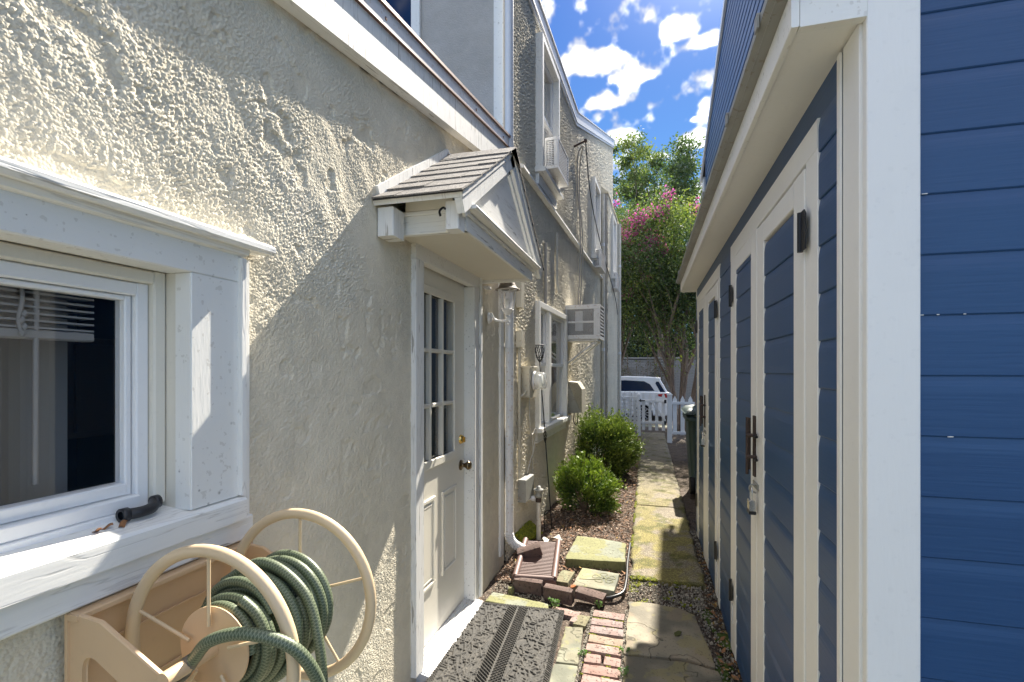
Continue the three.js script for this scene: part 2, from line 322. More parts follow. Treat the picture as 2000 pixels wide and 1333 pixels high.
function tube(pts, r, rad = 8, seg, closed = false, uvr) {
  const c = pts.length === 2 ? new THREE.LineCurve3(pts[0], pts[1]) : new THREE.CatmullRomCurve3(pts, closed, 'centripetal');
  seg = seg || (pts.length === 2 ? 1 : pts.length * 6);
  const g = new THREE.TubeGeometry(c, seg, r, rad, closed), L = c.getLength(), uv = g.attributes.uv;
  const [su, sv] = uvr ? [L * uvr, 1] : [L, 2 * Math.PI * r];
  for (let i = 0; i < uv.count; i++) uv.setXY(i, uv.getX(i) * su, uv.getY(i) * sv);
  if (closed || uvr === 0) return g;
  // closed ends
  const ends = [0, 1].map((t) => { const q = new THREE.CircleGeometry(r, rad); const d = c.getTangent(t).multiplyScalar(t ? 1 : -1); q.applyQuaternion(new THREE.Quaternion().setFromUnitVectors(new THREE.Vector3(0, 0, 1), d)); const p = c.getPoint(t); q.translate(p.x, p.y, p.z); return q; });
  return join(g, ...ends);
}
function taper(a, b, r0, r1, rad = 7) {                         // tapered straight limb
  const d = b.clone().sub(a), g = new THREE.CylinderGeometry(r1, r0, d.length(), rad, 1, true);
  g.applyQuaternion(new THREE.Quaternion().setFromUnitVectors(new THREE.Vector3(0, 1, 0), d.clone().normalize()));
  const m = a.clone().add(b).multiplyScalar(0.5); g.translate(m.x, m.y, m.z); return g;
}
function lathe(pts, at, axis = 'Y', seg = 20) {                 // pts [[r, along], ...]
  const g = new THREE.LatheGeometry(pts.map((p) => new THREE.Vector2(p[0], p[1])), seg);
  if (axis === 'D') g.rotateX(-Math.PI / 2); if (axis === 'X') g.rotateZ(-Math.PI / 2);
  g.translate(at.x, at.y, at.z); return g;
}
const turnY = (g, a, X, D) => { g.translate(-X, 0, D); g.rotateY(a); g.translate(X, 0, -D); return g; };

// ───────────────────────── naming helpers ─────────────────────────
const used = new Map(), baseOf = new WeakMap();
function numbered(n) { const k = used.get(n) || 0; used.set(n, k + 1); return k ? `${n}_${String(k).padStart(3, '0')}` : n; }
function thing(name, label, category, at = [0, 0, 0], group, kind) {
  const o = new THREE.Group(); o.name = numbered(name); o.position.copy(P(...at)); baseOf.set(o, P(...at)); scene.add(o);
  if (label) o.userData.label = label; if (category) o.userData.category = category;
  if (group) o.userData.group = group; if (kind) o.userData.kind = kind; return o;
}
function part(parent, name, geo, m, label, kind) {
  const g = Array.isArray(geo) ? join(geo) : geo, b = baseOf.get(parent); g.translate(-b.x, -b.y, -b.z);
  const o = new THREE.Mesh(g, m); o.name = name; o.castShadow = o.receiveShadow = true; baseOf.set(o, b); parent.add(o);
  if (label) o.userData.label = label; if (kind) o.userData.kind = kind; return o;
}
function single(name, label, category, geo, m, group, kind) {  // a thing of one mesh
  const o = new THREE.Mesh(Array.isArray(geo) ? join(geo) : geo, m); o.name = numbered(name); o.castShadow = o.receiveShadow = true; scene.add(o); baseOf.set(o, P(0, 0, 0));
  if (label) o.userData.label = label; if (category) o.userData.category = category;
  if (group) o.userData.group = group; if (kind) o.userData.kind = kind; return o;
}
function instanced(name, label, category, geo, m, list, parent) { // list of [Matrix4, Color?]; what nobody could count
  const o = new THREE.InstancedMesh(geo, m, list.length); o.name = parent ? name : numbered(name);
  list.forEach(([mt, c], i) => { o.setMatrixAt(i, mt); if (c) o.setColorAt(i, c); });
  o.userData.kind = 'stuff'; if (label) o.userData.label = label; if (category) o.userData.category = category; o.castShadow = o.receiveShadow = true;
  (parent || scene).add(o); return o;
}
const place = (p, e, s) => new THREE.Matrix4().compose(p, new THREE.Quaternion().setFromEuler(e), s);

// ───────────────────────── ground ─────────────────────────
// the garden level is 0; past the fence it steps down to the street
const lowGround = (D) => D < 12.9 ? 0 : D < 16.2 ? lerp(0, -0.22, (D - 12.9) / 3.3) : -0.24;
{
  const xs = [-60, -20, -8, -3, -1.2], ds = [-40, -12, -4, -1];
  for (let x = -1.1; x < 1.01; x += 0.06) xs.push(x); xs.push(1.6, 4, 10, 25, 60);
  for (let d = 0; d < 13; d += 0.07) ds.push(d); for (let d = 13; d <= 16.4; d += 0.4) ds.push(d); ds.push(20, 40, 90, 200);
  const pos = [], uv = [], idx = [];
  for (const d of ds) for (const x of xs) {
    const near = Math.abs(x) < 1.15 && d >= 0 && d < 13;
    let y = -0.02 + lowGround(d) + (near ? 0.025 * (fbm(x * 5 + 9, d * 5, 4, 201) - 0.5) * 2 : 0);
    if (near && x < -0.16 && d > 3.4) y += 0.035 * sstep(-0.16, -0.4, x) * sstep(3.4, 4.2, d);      // the bed is heaped
    if (near && x > 0.36) y -= 0.02;
    pos.push(x, y, -d); uv.push(x, d);
  }
  const n = xs.length; for (let j = 0; j < ds.length - 1; j++) for (let i = 0; i < n - 1; i++) { const a = j * n + i; idx.push(a, a + 1, a + n + 1, a, a + n + 1, a + n); }
  single('ground', null, null, raw(pos, uv, idx), M.soil, null, 'structure');
}
single('patio', null, null, box(-1.05, 3.5, -0.06, 0.004, -9, 1.70, 0), M.stonePale, null, 'structure');
single('road', null, null, box(-40, 40, -0.40, -0.372, 16.6, 24.2, 0), M.asphalt, null, 'structure');
single('kerb', null, null, box(-40, 40, -0.42, -0.225, 16.42, 16.6, 0.015), M.stonePale, null, 'structure');
single('pavement', null, null, box(-40, 40, -0.30, -0.215, 14.4, 16.4, 0.01), M.stonePale, null, 'structure');

// poured path of aggregate slabs along the alley, with dry yellow moss
{
  const path = thing('concrete_path', null, null, [0, 0, 3], null, 'structure');
  const edgeL = (d) => -0.125 - 0.004 * (d - 3.7), slabs = [[3.67, 5.70], [5.715, 7.75], [7.765, 9.8], [9.815, 12.6]];
  slabs.forEach(([d0, d1], k) => {
    const pos = [], uv = [], col = [], idx = [], step = k < 2 ? 0.022 : 0.06, nd = Math.ceil((d1 - d0) / step), nx = Math.ceil(0.5 / step);
    for (let j = -1; j <= nd + 1; j++) for (let i = -1; i <= nx + 1; i++) {
      const jj = clamp(j, 0, nd), ii = clamp(i, 0, nx), d = lerp(d0, d1, jj / nd), rag = 0.018 * (fbm(d * 9, k, 3, 211) - 0.5) * 2;
      const x = lerp(edgeL(d) + rag, 0.392 + rag, ii / nx), out = j !== jj || i !== ii;
      const edge = Math.min(ii, nx - ii, jj, nd - jj) === 0, e = k ? 0 : 0.02 * (jj === 0 ? fbm(x * 14, 3, 3, 215) : 0);
      pos.push(x, out ? -0.05 : 0.012 - k * 0.002 - (edge ? 0.006 : 0) + 0.004 * fbm(x * 7, d * 7, 3, 217), -(d + e)); uv.push(x, d);
      const m = fbm(x * 7, d * 5, 5, 219), yel = sstep(0.36, 0.56, m + 0.10 * (fbm(x * 40, d * 40, 2, 221) - 0.5)) * sstep(9, 5.5, d + 1.5 * m), gr = sstep(0.62, 0.66, fbm(x * 9, d * 9, 4, 223) + 0.18 * sstep(0.1, 0, d - 3.67));
      let c = mix3([1, 1, 1], [1.04, 1.04, 0.36], 0.85 * yel); c = mix3(c, [0.42, 0.50, 0.10], 0.7 * gr); col.push(...c);
    }
    const n = nx + 3; for (let j = 0; j < nd + 2; j++) for (let i = 0; i < n - 1; i++) { const a = j * n + i; idx.push(a, a + 1, a + n + 1, a, a + n + 1, a + n); }
    const g = raw(pos, uv, idx); g.setAttribute('color', new THREE.Float32BufferAttribute(col, 3));
    part(path, 'slab', g, M.concrete);
  });
}
// irregular flat stone: outline [[X, D], ...], ragged edge, uneven top
function slabStone(out, y0, y1, rag = 0.008, s = 1) {
  const ring = []; const n = out.length;
  for (let i = 0; i < n; i++) { const a = out[i], b = out[(i + 1) % n], L = Math.hypot(b[0] - a[0], b[1] - a[1]), k = Math.max(2, Math.round(L / 0.03));
    for (let j = 0; j < k; j++) { const t = j / k, x = lerp(a[0], b[0], t), d = lerp(a[1], b[1], t); ring.push([x + rag * 2 * (fbm(x * 18 + s, d * 18, 3, 231) - 0.5), d + rag * 2 * (fbm(x * 18, d * 18 + s, 3, 233) - 0.5)]); } }
  const cx = ring.reduce((q, p) => q + p[0], 0) / ring.length, cd = ring.reduce((q, p) => q + p[1], 0) / ring.length, m = ring.length;
  const pos = [], uv = [], idx = [], rows = [[1.0, y0, 0], [1.0, y1 - 0.006, 0], [0.985, y1, 0], [0.8, y1, 1], [0.5, y1, 1], [0.2, y1, 1]];
  rows.forEach(([k, y, t]) => ring.forEach(([x, d]) => { const X = lerp(cx, x, k), Dd = lerp(cd, d, k); pos.push(X, y + (y > y0 ? 0.006 * (fbm(X * 8 + s, Dd * 8, 4, 235) - 0.5) : 0), -Dd); uv.push(X + s * 0.37, Dd + s * 0.73 + (y === y0 ? 0.04 : 0)); }));
  for (let r = 0; r < rows.length - 1; r++) for (let i = 0; i < m; i++) { const a = r * m + i, b = r * m + (i + 1) % m; idx.push(a, b, b + m, a, b + m, a + m); }
  pos.push(cx, y1, -cd); uv.push(cx + s * 0.37, cd + s * 0.73); const c = rows.length * m; for (let i = 0; i < m; i++) idx.push(c - m + i, c - m + (i + 1) % m, c);
  return raw(pos, uv, idx);
}
{
  const fl = thing('flagstone_paving', null, null, [0.1, 0, 2.8], null, 'structure');
  part(fl, 'stone', slabStone([[-0.115, 3.30], [0.02, 3.315], [0.20, 3.29], [0.285, 3.22], [0.30, 3.02], [0.325, 2.80], [0.335, 2.68], [0.20, 2.72], [0.02, 2.70], [-0.12, 2.685]], -0.03, 0.014, 0.01, 1), M.stone);
  part(fl, 'stone', slabStone([[-0.12, 2.67], [0.02, 2.685], [0.20, 2.70], [0.34, 2.66], [0.37, 2.45], [0.30, 2.38], [0.10, 2.40], [-0.11, 2.39]], -0.03, 0.008, 0.01, 2), M.stone);
  part(fl, 'stone', slabStone([[-0.11, 2.37], [0.10, 2.38], [0.30, 2.36], [0.37, 2.30], [0.38, 1.7], [-0.10, 1.72]], -0.03, 0.012, 0.01, 3), M.stone);
  part(fl, 'stone', slabStone([[-0.465, 2.88], [-0.365, 2.90], [-0.350, 2.60], [-0.345, 2.53], [-0.46, 2.52]], -0.03, 0.010, 0.006, 4), M.stonePale);
  part(fl, 'stone', slabStone([[-0.465, 2.50], [-0.345, 2.51], [-0.335, 2.1], [-0.465, 2.08]], -0.03, 0.012, 0.006, 5), M.stonePale);
  part(fl, 'stone', slabStone([[-1.02, 3.20], [-0.62, 3.13], [-0.60, 3.02], [-1.03, 3.06]], -0.03, 0.010, 0.005, 6), M.stoneMossy);
  part(fl, 'stone', slabStone([[-0.50, 1.9], [-1.03, 1.9], [-1.03, 3.03], [-0.50, 2.96]], -0.04, 0.004, 0.005, 7), M.stone);
}
// brick with worn, rounded top edges; w across X, l along D
function brickGeo(w, l, h, v) {
  const g = new THREE.BoxGeometry(w, h, l, 4, 2, 3), p = g.attributes.position;
  for (let i = 0; i < p.count; i++) {
    let x = p.getX(i), y = p.getY(i), z = p.getZ(i);
    const ex = Math.abs(x) > w * 0.49, ey = Math.abs(y) > h * 0.49, ez = Math.abs(z) > l * 0.49, e = ex + ey + ez;
    if (e > 1) { const b = 0.003 + 0.003 * hash(Math.round(x * 1e3), Math.round(z * 1e3) + 7 * v, 5); if (ex) x -= Math.sign(x) * b; if (ey) y -= Math.sign(y) * b; if (ez) z -= Math.sign(z) * b; }
    x += 0.0018 * (hash(Math.round(x * 1e3), Math.round(z * 1e3 + y * 900), 11 + v) - 0.5); z += 0.0018 * (hash(Math.round(z * 1e3), Math.round(x * 1e3 + y * 900), 17 + v) - 0.5);
    p.setXYZ(i, x, y, z);
  }
  const n = g.attributes.normal, uv = g.attributes.uv;
  for (let i = 0; i < p.count; i++) uv.setXY(i, (Math.abs(n.getX(i)) > 0.5 ? p.getZ(i) : p.getX(i)) + v * 0.23, (Math.abs(n.getY(i)) > 0.5 ? p.getZ(i) : p.getY(i)) + v * 0.31);
  g.computeVertexNormals(); return g;
}
{
  const br = thing('brick_paving', null, null, [-0.23, 0, 2.8], null, 'structure'), vs = [0, 1, 2, 3, 4].map((v) => brickGeo(0.196, 0.083, 0.06, v));
  const half = brickGeo(0.092, 0.083, 0.06, 6);
  const put = (g, m, X, Y, D, a) => { const o = new THREE.Mesh(g, m); o.name = 'brick'; o.castShadow = o.receiveShadow = true; o.position.set(X + 0.23, Y, -(D - 2.8)); o.rotation.set(rr(-0.02, 0.02), a, rr(-0.015, 0.015)); br.add(o); };
  const tone = [1, 2, 2, 3, 1, 0, 0, 1, 0, 2, 1];
  for (let k = 0; k < 11; k++) {
    const D = 3.085 - k * 0.0965, X = -0.232 + 0.004 * k * 0.4 + rr(-0.006, 0.006);
    if (k === 5) { put(half, M.brick[0], X - 0.052, -0.018, D, 0.05); put(half, M.brick[0], X + 0.05, -0.02, D, -0.04); continue; }
    put(vs[k % 5], M.brick[tone[k]], X, -0.017 + rr(-0.003, 0.003), D, rr(-0.03, 0.03) - 0.03);
  }
  put(vs[1], M.brick[1], -0.50, -0.018, 3.06, -0.22);
  put(half, M.brick[1], -0.408, -0.02, 2.985, -0.2);
  const yb = brickGeo(0.085, 0.13, 0.06, 8); put(yb, M.brickMossy, -0.385, -0.018, 2.985, -0.12);
}

// ───────────────────────── stucco ─────────────────────────
function stuccoHeight(d, y, und = 1, floor = 0.35) {
  const wx = d + 0.02 * fbm(d * 9, y * 9, 2, 301), wy = y + 0.02 * fbm(d * 9 + 40, y * 9, 2, 303);
  const rough = sstep(0.30, 0.62, fbm(wx * 3.2, wy * 3.2, 3, 305));
  const [w1] = worley(wx * 122, wy * 122, 307), [w2] = worley(wx * 225, wy * 225, 309);
  const flow = fbm((wx * 0.8 + wy * 0.6) * 16, (wy * 0.8 - wx * 0.6) * 5, 3, 311);       // trowel drag
  return (floor + (1 - floor) * rough) * (0.0035 * sstep(0.58, 0.18, w1) + 0.0020 * sstep(0.55, 0.1, w2)) + 0.0055 * (0.3 + 0.7 * und) * (flow - 0.5) + 0.009 * und * (fbm(d * 4, y * 4, 3, 313) - 0.5) - 0.007 * (und - 0.1) * sstep(0.64, 0.74, fbm(wx * 13, wy * 13, 3, 317)) + 0.0012 * (vn(d * 330, y * 330, 319) - 0.5);
}
const CRACKS = [[[0.585, 2.47], [0.64, 2.475], [0.70, 2.48]], [[1.245, 2.24], [1.33, 2.185], [1.375, 2.17]], [[0.92, 2.42], [1.0, 2.36]]];
function crack(d, y) {
  let m = 1; const dd = d + 0.012 * (fbm(d * 40, y * 40, 3, 331) - 0.5), yy = y + 0.03 * (fbm(d * 40, y * 40, 3, 333) - 0.5);
  for (const c of CRACKS) for (let i = 0; i < c.length - 1; i++) { const [a, b] = [c[i], c[i + 1]], vx = b[0] - a[0], vy = b[1] - a[1], t = clamp(((dd - a[0]) * vx + (yy - a[1]) * vy) / (vx * vx + vy * vy)); m = Math.min(m, Math.hypot(dd - a[0] - vx * t, yy - a[1] - vy * t)); }
  return 0.005 * sstep(0.005, 0.001, m);
}
// wall facing +X: grid over D and Y with openings; X(D) gives its plane
function stuccoFace(d0, d1, y0, topAt, step, Xof, holes, amp = 1, fr = 1, und = 1) {
  const nd = Math.round((d1 - d0) / step), yMax = Math.max(topAt(d0), topAt(d1)), ny = Math.round((yMax - y0) / step);
  const pos = [], uv = [], idx = [], id = new Int32Array((nd + 1) * (ny + 1)).fill(-1); let c = 0;
  const D = (i) => lerp(d0, d1, i / nd), Y = (j) => lerp(y0, yMax, j / ny), ok = (d, y) => y <= topAt(d) && !holes.some((h) => d > h[0] && d < h[1] && y > h[2] && y < h[3]);
  const vert = (i, j) => { const k = j * (nd + 1) + i; if (id[k] < 0) { const d = D(i), y = Y(j); pos.push(Xof(d) + amp * (und < 1 ? 1 : lerp(0.55, 1, sstep(1.2, 1.9, y + 0.12 * Math.sin(d * 5)))) * stuccoHeight(d * fr, y * fr, und, und < 1 ? 0.8 : 0.35) - (und < 1 || y < 2 ? 0 : crack(d, y)), y, -d); uv.push(d, y); id[k] = c++; } return id[k]; };
  for (let j = 0; j < ny; j++) for (let i = 0; i < nd; i++) if (ok(D(i + 0.5), Y(j + 0.5))) { const a = vert(i, j), b = vert(i + 1, j), e = vert(i + 1, j + 1), f = vert(i, j + 1); idx.push(a, b, e, a, e, f); }
  return raw(pos, uv, idx);
}

// ───────────────────────── the one-storey wing with the door and the window ─────────────────────────
const eave = (d) => 2.643 + 0.1735 * (d - 1.252);               // underside of the sloping fascia
{
  const H = thing('house_wing', 'cream stucco one-storey wing with white door, window and small shingled door hood', 'house', [-1.09, 0, 1.2]);
  const wingHoles = [[0.0, 1.10, 1.085, 1.83], [2.21, 2.99, -0.1, 2.10]];
  part(H, 'wall', stuccoFace(0.08, 3.72, 1.75, (d) => eave(d) + 0.06, 0.004, () => -1.097, wingHoles), M.stucco);
  part(H, 'wall', stuccoFace(0.08, 3.72, -0.06, () => 1.75, 0.0062, () => -1.097, wingHoles), M.stucco);
  part(H, 'wall', [box(-1.30, -1.098, -0.1, 1.06, -1.6, 2.2, 0), box(-1.30, -1.098, 1.85, 2.2, -1.6, 2.2, 0), box(-1.30, -1.10, 1.06, 1.85, 1.02, 2.2, 0), box(-1.30, -1.098, 2.12, 2.2, 2.2, 3.0, 0), box(-1.3, -1.1, -0.1, 2.2, 3.0, 3.72, 0),
    box(-1.30, -1.098, -0.1, 2.2, -1.6, -0.75, 0), prism([[-1.6, 2.2], [3.72, 2.2], [3.72, eave(3.72)], [-1.6, eave(-1.6)]], 'X', -1.30, -1.101),
    prism([[-1.6, -0.1], [3.72, -0.1], [3.72, eave(3.72)], [-1.6, eave(-1.6)]], 'X', -4.2, -4.1), box(-4.1, -1.3, -0.1, 2.14, -1.6, -1.5, 0)], M.stucco);
  // sloping fascia: lower board, its overlapping drip edge, upper metal band, dark roof edge
  const slopeStrip = (a, b, x0, x1, d0, d1) => swapUV(prism([[d0, eave(d0) + a], [d1, eave(d1) + a], [d1, eave(d1) + b], [d0, eave(d0) + b]], 'X', x0, x1));
  const roof = part(H, 'roof', slopeStrip(0.20, 0.285, -4.25, -1.046, -1.75, 3.72), M.shingleEdge);
  for (const [a, b] of [[-1.75, 0.6], [0.605, 2.962], [2.967, 3.715]]) part(H, 'fascia', slopeStrip(0, 0.187, -1.093, -1.040, a, b), M.oldPaint);
  part(H, 'drip_edge', [slopeStrip(0.184, 0.193, -1.09, -1.026, -1.75, 3.73)], M.copper);
  part(H, 'roof_edge', [slopeStrip(0.193, 0.268, -1.09, -1.034, -1.75, 3.725)], M.metalWhite);
  part(H, 'drip_edge', [slopeStrip(0.268, 0.284, -1.085, -1.022, -1.75, 3.73)], M.copper);
  const nails = []; for (const d of [0.9, 1.8, 2.9, 3.5]) nails.push(lathe([[0, 0.004], [0.008, 0.003], [0.008, 0]], P(-1.034, eave(d) + 0.225, d), 'X', 8));
  part(H, 'nail_head', nails, M.copper, null, 'stuff');

  // ── window: deep white casing, drip cap, sill, sliding sash
  const W = thing('x', null, null, [-1.09, 0, 1.2]); scene.remove(W); W.name = 'window'; H.add(W); W.position.set(0, 0, 0);
  const w = (n, g, m, l) => part(W, n, g, m, l);
  w('drip_cap', [prism([[-1.10, 1.885], [-1.10, 1.852], [-1.012, 1.842], [-1.004, 1.850], [-1.004, 1.862], [-1.02, 1.872]], 'D', -0.9, 1.150), prism([[-1.10, 1.85], [-1.03, 1.848], [-1.035, 1.83], [-1.10, 1.815]], 'D', -0.9, 1.085)], M.oldPaint, 'weathered white drip cap above the window');
  w('head_board', box(-1.12, -1.050, 1.756, 1.83, -0.9, 1.075), M.paint);
  w('casing_board', box(-1.10, -1.050, 1.188, 1.755, 0.924, 1.066), M.paint);
  w('casing_bead', prism([[-1.07, 1.064], [-1.036, 1.064], [-1.036, 1.078], [-1.07, 1.078]], 'Y', 1.19, 1.82), M.oldPaint);
  w('casing_board', box(-1.12, -1.078, 1.04, 1.83, 1.08, 1.135), M.oldPaint);
  w('jamb', [box(-1.17, -1.052, 1.19, 1.755, 0.9245, 0.94, 0)], M.cream);
  w('jamb', box(-1.17, -1.052, 1.757, 1.77, -0.7, 0.92, 0), M.cream);
  w('stop', [box(-1.17, -1.124, 1.205, 1.755, 0.893, 0.923, 0.004), box(-1.17, -1.124, 1.725, 1.755, -0.7, 0.892, 0.004)], M.cream);
  w('frame', [box(-1.19, -1.140, 1.205, 1.724, 0.863, 0.892, 0.003), box(-1.19, -1.140, 1.694, 1.724, -0.7, 0.862, 0.003), box(-1.19, -1.128, 1.205, 1.235, -0.7, 0.862, 0.003), box(-1.19, -1.12, 1.19, 1.205, -0.7, 0.90, 0.002), box(-1.19, -1.14, 1.205, 1.724, -0.7, -0.66)], M.vinyl);
  w('sash', [box(-1.185, -1.152, 1.236, 1.693, 0.846, 0.861, 0.003), box(-1.185, -1.152, 1.682, 1.693, -0.2, 0.845, 0.003), box(-1.185, -1.148, 1.236, 1.264, -0.66, 0.845, 0.003), box(-1.185, -1.152, 1.265, 1.682, 0.06, 0.10, 0.003)], M.vinyl);
  w('pane', box(-1.171, -1.169, 1.264, 1.683, -0.65, 0.846, 0), M.glass);
  w('sill', [prism([[-1.19, 1.200], [-1.19, 1.15], [-1.035, 1.125], [-1.035, 1.176], [-1.041, 1.183]], 'D', -0.9, 1.079)], M.oldPaint, 'cracked white window sill');
  w('apron', [box(-1.11, -1.055, 1.062, 1.124, -0.9, 1.12, 0.004)], M.oldPaint);
  // what shows behind the pane
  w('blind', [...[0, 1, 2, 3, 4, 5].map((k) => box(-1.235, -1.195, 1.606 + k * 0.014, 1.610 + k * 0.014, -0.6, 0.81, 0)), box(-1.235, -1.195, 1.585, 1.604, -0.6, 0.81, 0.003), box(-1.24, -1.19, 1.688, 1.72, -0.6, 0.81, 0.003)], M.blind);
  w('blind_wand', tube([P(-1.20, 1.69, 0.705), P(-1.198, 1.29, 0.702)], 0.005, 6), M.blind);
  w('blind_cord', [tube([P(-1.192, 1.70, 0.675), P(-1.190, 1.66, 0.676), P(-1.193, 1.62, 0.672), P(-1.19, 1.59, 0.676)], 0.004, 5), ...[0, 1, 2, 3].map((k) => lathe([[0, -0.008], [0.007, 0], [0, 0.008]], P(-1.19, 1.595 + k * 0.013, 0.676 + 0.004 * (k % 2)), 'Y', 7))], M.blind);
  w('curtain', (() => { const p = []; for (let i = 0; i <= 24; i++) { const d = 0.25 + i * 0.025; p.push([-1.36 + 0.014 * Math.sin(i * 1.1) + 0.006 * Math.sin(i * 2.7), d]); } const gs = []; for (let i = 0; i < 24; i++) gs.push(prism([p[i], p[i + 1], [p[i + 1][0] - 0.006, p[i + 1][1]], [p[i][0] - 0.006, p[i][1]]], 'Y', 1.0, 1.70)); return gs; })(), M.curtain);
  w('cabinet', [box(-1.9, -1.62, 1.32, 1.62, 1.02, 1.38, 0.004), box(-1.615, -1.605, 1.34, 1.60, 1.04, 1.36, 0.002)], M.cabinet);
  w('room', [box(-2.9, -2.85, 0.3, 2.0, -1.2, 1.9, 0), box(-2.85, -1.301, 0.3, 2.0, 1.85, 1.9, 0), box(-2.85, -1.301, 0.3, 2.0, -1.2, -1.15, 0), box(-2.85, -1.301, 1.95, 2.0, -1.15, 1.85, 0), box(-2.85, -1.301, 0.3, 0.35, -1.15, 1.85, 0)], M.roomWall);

  // ── door
  const lite = { d0: 2.300, d1: 2.775, y0: 1.035, y1: 1.935 };
  const leaf = part(H, 'door', [box(-1.18, -1.140, 0.058, lite.y0 - 0.02, 2.237, 2.968, 0.002), box(-1.18, -1.140, lite.y1 + 0.02, 2.10, 2.237, 2.968, 0.002), box(-1.18, -1.140, lite.y0 - 0.02, lite.y1 + 0.02, 2.237, lite.d0 - 0.02, 0.0), box(-1.18, -1.140, lite.y0 - 0.02, lite.y1 + 0.02, lite.d1 + 0.02, 2.968, 0.0)], M.door, 'white half-glazed panel door');
  const ring = (d0, d1, y0, y1, wd, x0, x1) => [box(x0, x1, y0, y0 + wd, d0, d1, 0.004), box(x0, x1, y1 - wd, y1, d0, d1, 0.004), box(x0, x1, y0 + wd, y1 - wd, d0, d0 + wd, 0.004), box(x0, x1, y0 + wd, y1 - wd, d1 - wd, d1, 0.004)];
  part(leaf, 'lite_frame', ring(lite.d0 - 0.045, lite.d1 + 0.045, lite.y0 - 0.045, lite.y1 + 0.045, 0.045, -1.145, -1.128), M.door);
  for (const d of [2.453, 2.618]) part(leaf, 'muntin', box(-1.165, -1.134, lite.y0, lite.y1, d - 0.011, d + 0.011, 0.005, 'Y'), M.cream);
  for (const y of [1.331, 1.632]) for (const [a, b] of [[lite.d0, 2.442], [2.464, 2.607], [2.629, lite.d1]]) part(leaf, 'muntin', box(-1.165, -1.134, y - 0.011, y + 0.011, a, b, 0.005, 'D'), M.cream);
  for (const [a, b] of [[lite.d0, 2.444], [2.462, 2.609], [2.627, lite.d1]]) for (const [c, d] of [[lite.y0, 1.322], [1.340, 1.623], [1.641, lite.y1]]) part(leaf, 'pane', box(-1.158, -1.155, c, d, a, b, 0), M.glass);
  for (const [a, b, c, d] of [[2.29, 2.505, 0.345, 0.83], [2.605, 2.825, 0.345, 0.825]]) part(leaf, 'panel', [...ring(a, b, c, d, 0.022, -1.142, -1.131), ...ring(a + 0.035, b - 0.035, c + 0.035, d - 0.035, 0.012, -1.142, -1.134), box(-1.142, -1.1355, c + 0.047, d - 0.047, a + 0.047, b - 0.047, 0.003)], M.door);
  part(leaf, 'deadbolt', [lathe([[0, 0.022], [0.020, 0.020], [0.026, 0.010], [0.030, 0.0]], P(-1.140, 1.088, 2.905), 'X'), box(-1.12, -1.108, 1.072, 1.104, 2.900, 2.910, 0.002)], M.brass, 'polished brass deadbolt');
  part(leaf, 'knob', [lathe([[0.0, 0.072], [0.018, 0.070], [0.027, 0.058], [0.028, 0.048], [0.018, 0.036], [0.012, 0.026], [0.012, 0.010], [0.031, 0.008], [0.033, 0]], P(-1.140, 0.925, 2.905), 'X')], M.bronze, 'dark bronze door knob');
  part(leaf, 'door_curtain', (() => { const gs = []; for (let i = 0; i < 20; i++) { const d = 2.27 + i * 0.027; gs.push(prism([[-1.20 + 0.006 * Math.sin(i * 1.3), d], [-1.20 + 0.006 * Math.sin(i * 1.3 + 1.3), d + 0.027], [-1.205, d + 0.027], [-1.205, d]], 'Y', 0.95, 1.98)); } return gs; })(), mat([0.055, 0.058, 0.062], { roughness: 0.9 }));
  part(H, 'door_casing', [box(-1.12, -1.070, 0.045, 2.06, 2.144, 2.232, 0.004)], M.oldPaint);
  part(H, 'door_casing', [box(-1.12, -1.070, 0.03, 2.06, 2.976, 3.06, 0.004), box(-1.12, -1.058, 0.03, 2.175, 3.063, 3.10, 0.006)], M.oldPaint);
  part(H, 'door_casing', [box(-1.12, -1.070, 2.062, 2.140, 2.144, 3.061, 0.004), box(-1.12, -1.060, 2.142, 2.176, 2.135, 3.061, 0.006)], M.paint);
  part(H, 'jamb', [box(-1.2, -1.072, 0.05, 2.06, 2.226, 2.236, 0), box(-1.2, -1.072, 0.05, 2.06, 2.969, 2.975, 0), box(-1.2, -1.072, 2.101, 2.108, 2.236, 2.969, 0)], M.paint);
  part(H, 'threshold', [prism([[-1.19, 0.0], [-1.19, 0.052], [-1.145, 0.052], [-1.03, 0.026], [-1.022, 0.015], [-1.022, -0.02]], 'D', 2.20, 3.02), ...[0, 1, 2, 3, 4, 5, 6].map((k) => box(-1.135 + k * 0.015, -1.128 + k * 0.015, 0.03, 0.0535 - k * 0.0033, 2.21, 3.01, 0.001))], M.metalWhite);
  part(H, 'corner_board', box(-1.105, -1.078, 0.10, 2.9, 3.585, 3.665, 0.004), M.oldPaint);

  // ── hood over the door: gable turned to the alley
  const C = thing('x', null, null, [-1.09, 0, 1.2]); scene.remove(C); C.name = 'door_hood'; H.add(C); C.position.set(0, 0, 0); C.userData.label = 'small gabled door hood with grey shingles and peeling white pediment';
  const DR = 2.57, YR = 2.72, DE = 1.80, YE = 2.225, sl = Math.hypot(DR - DE, YR - YE), ca = (DR - DE) / sl, sa = (YR - YE) / sl;
  const slope = (side, s, t) => { const d = DE + s * ca - t * sa, y = YE + s * sa + t * ca; return [side > 0 ? d : 2 * DR - d, y]; };
  const sBox = (side, x0, x1, s0, s1, t0, t1, u0 = t0, u1 = t1) => swapUV(prism([slope(side, s0, t0), slope(side, s1, u0), slope(side, s1, u1), slope(side, s0, t1)], 'X', x0, x1));
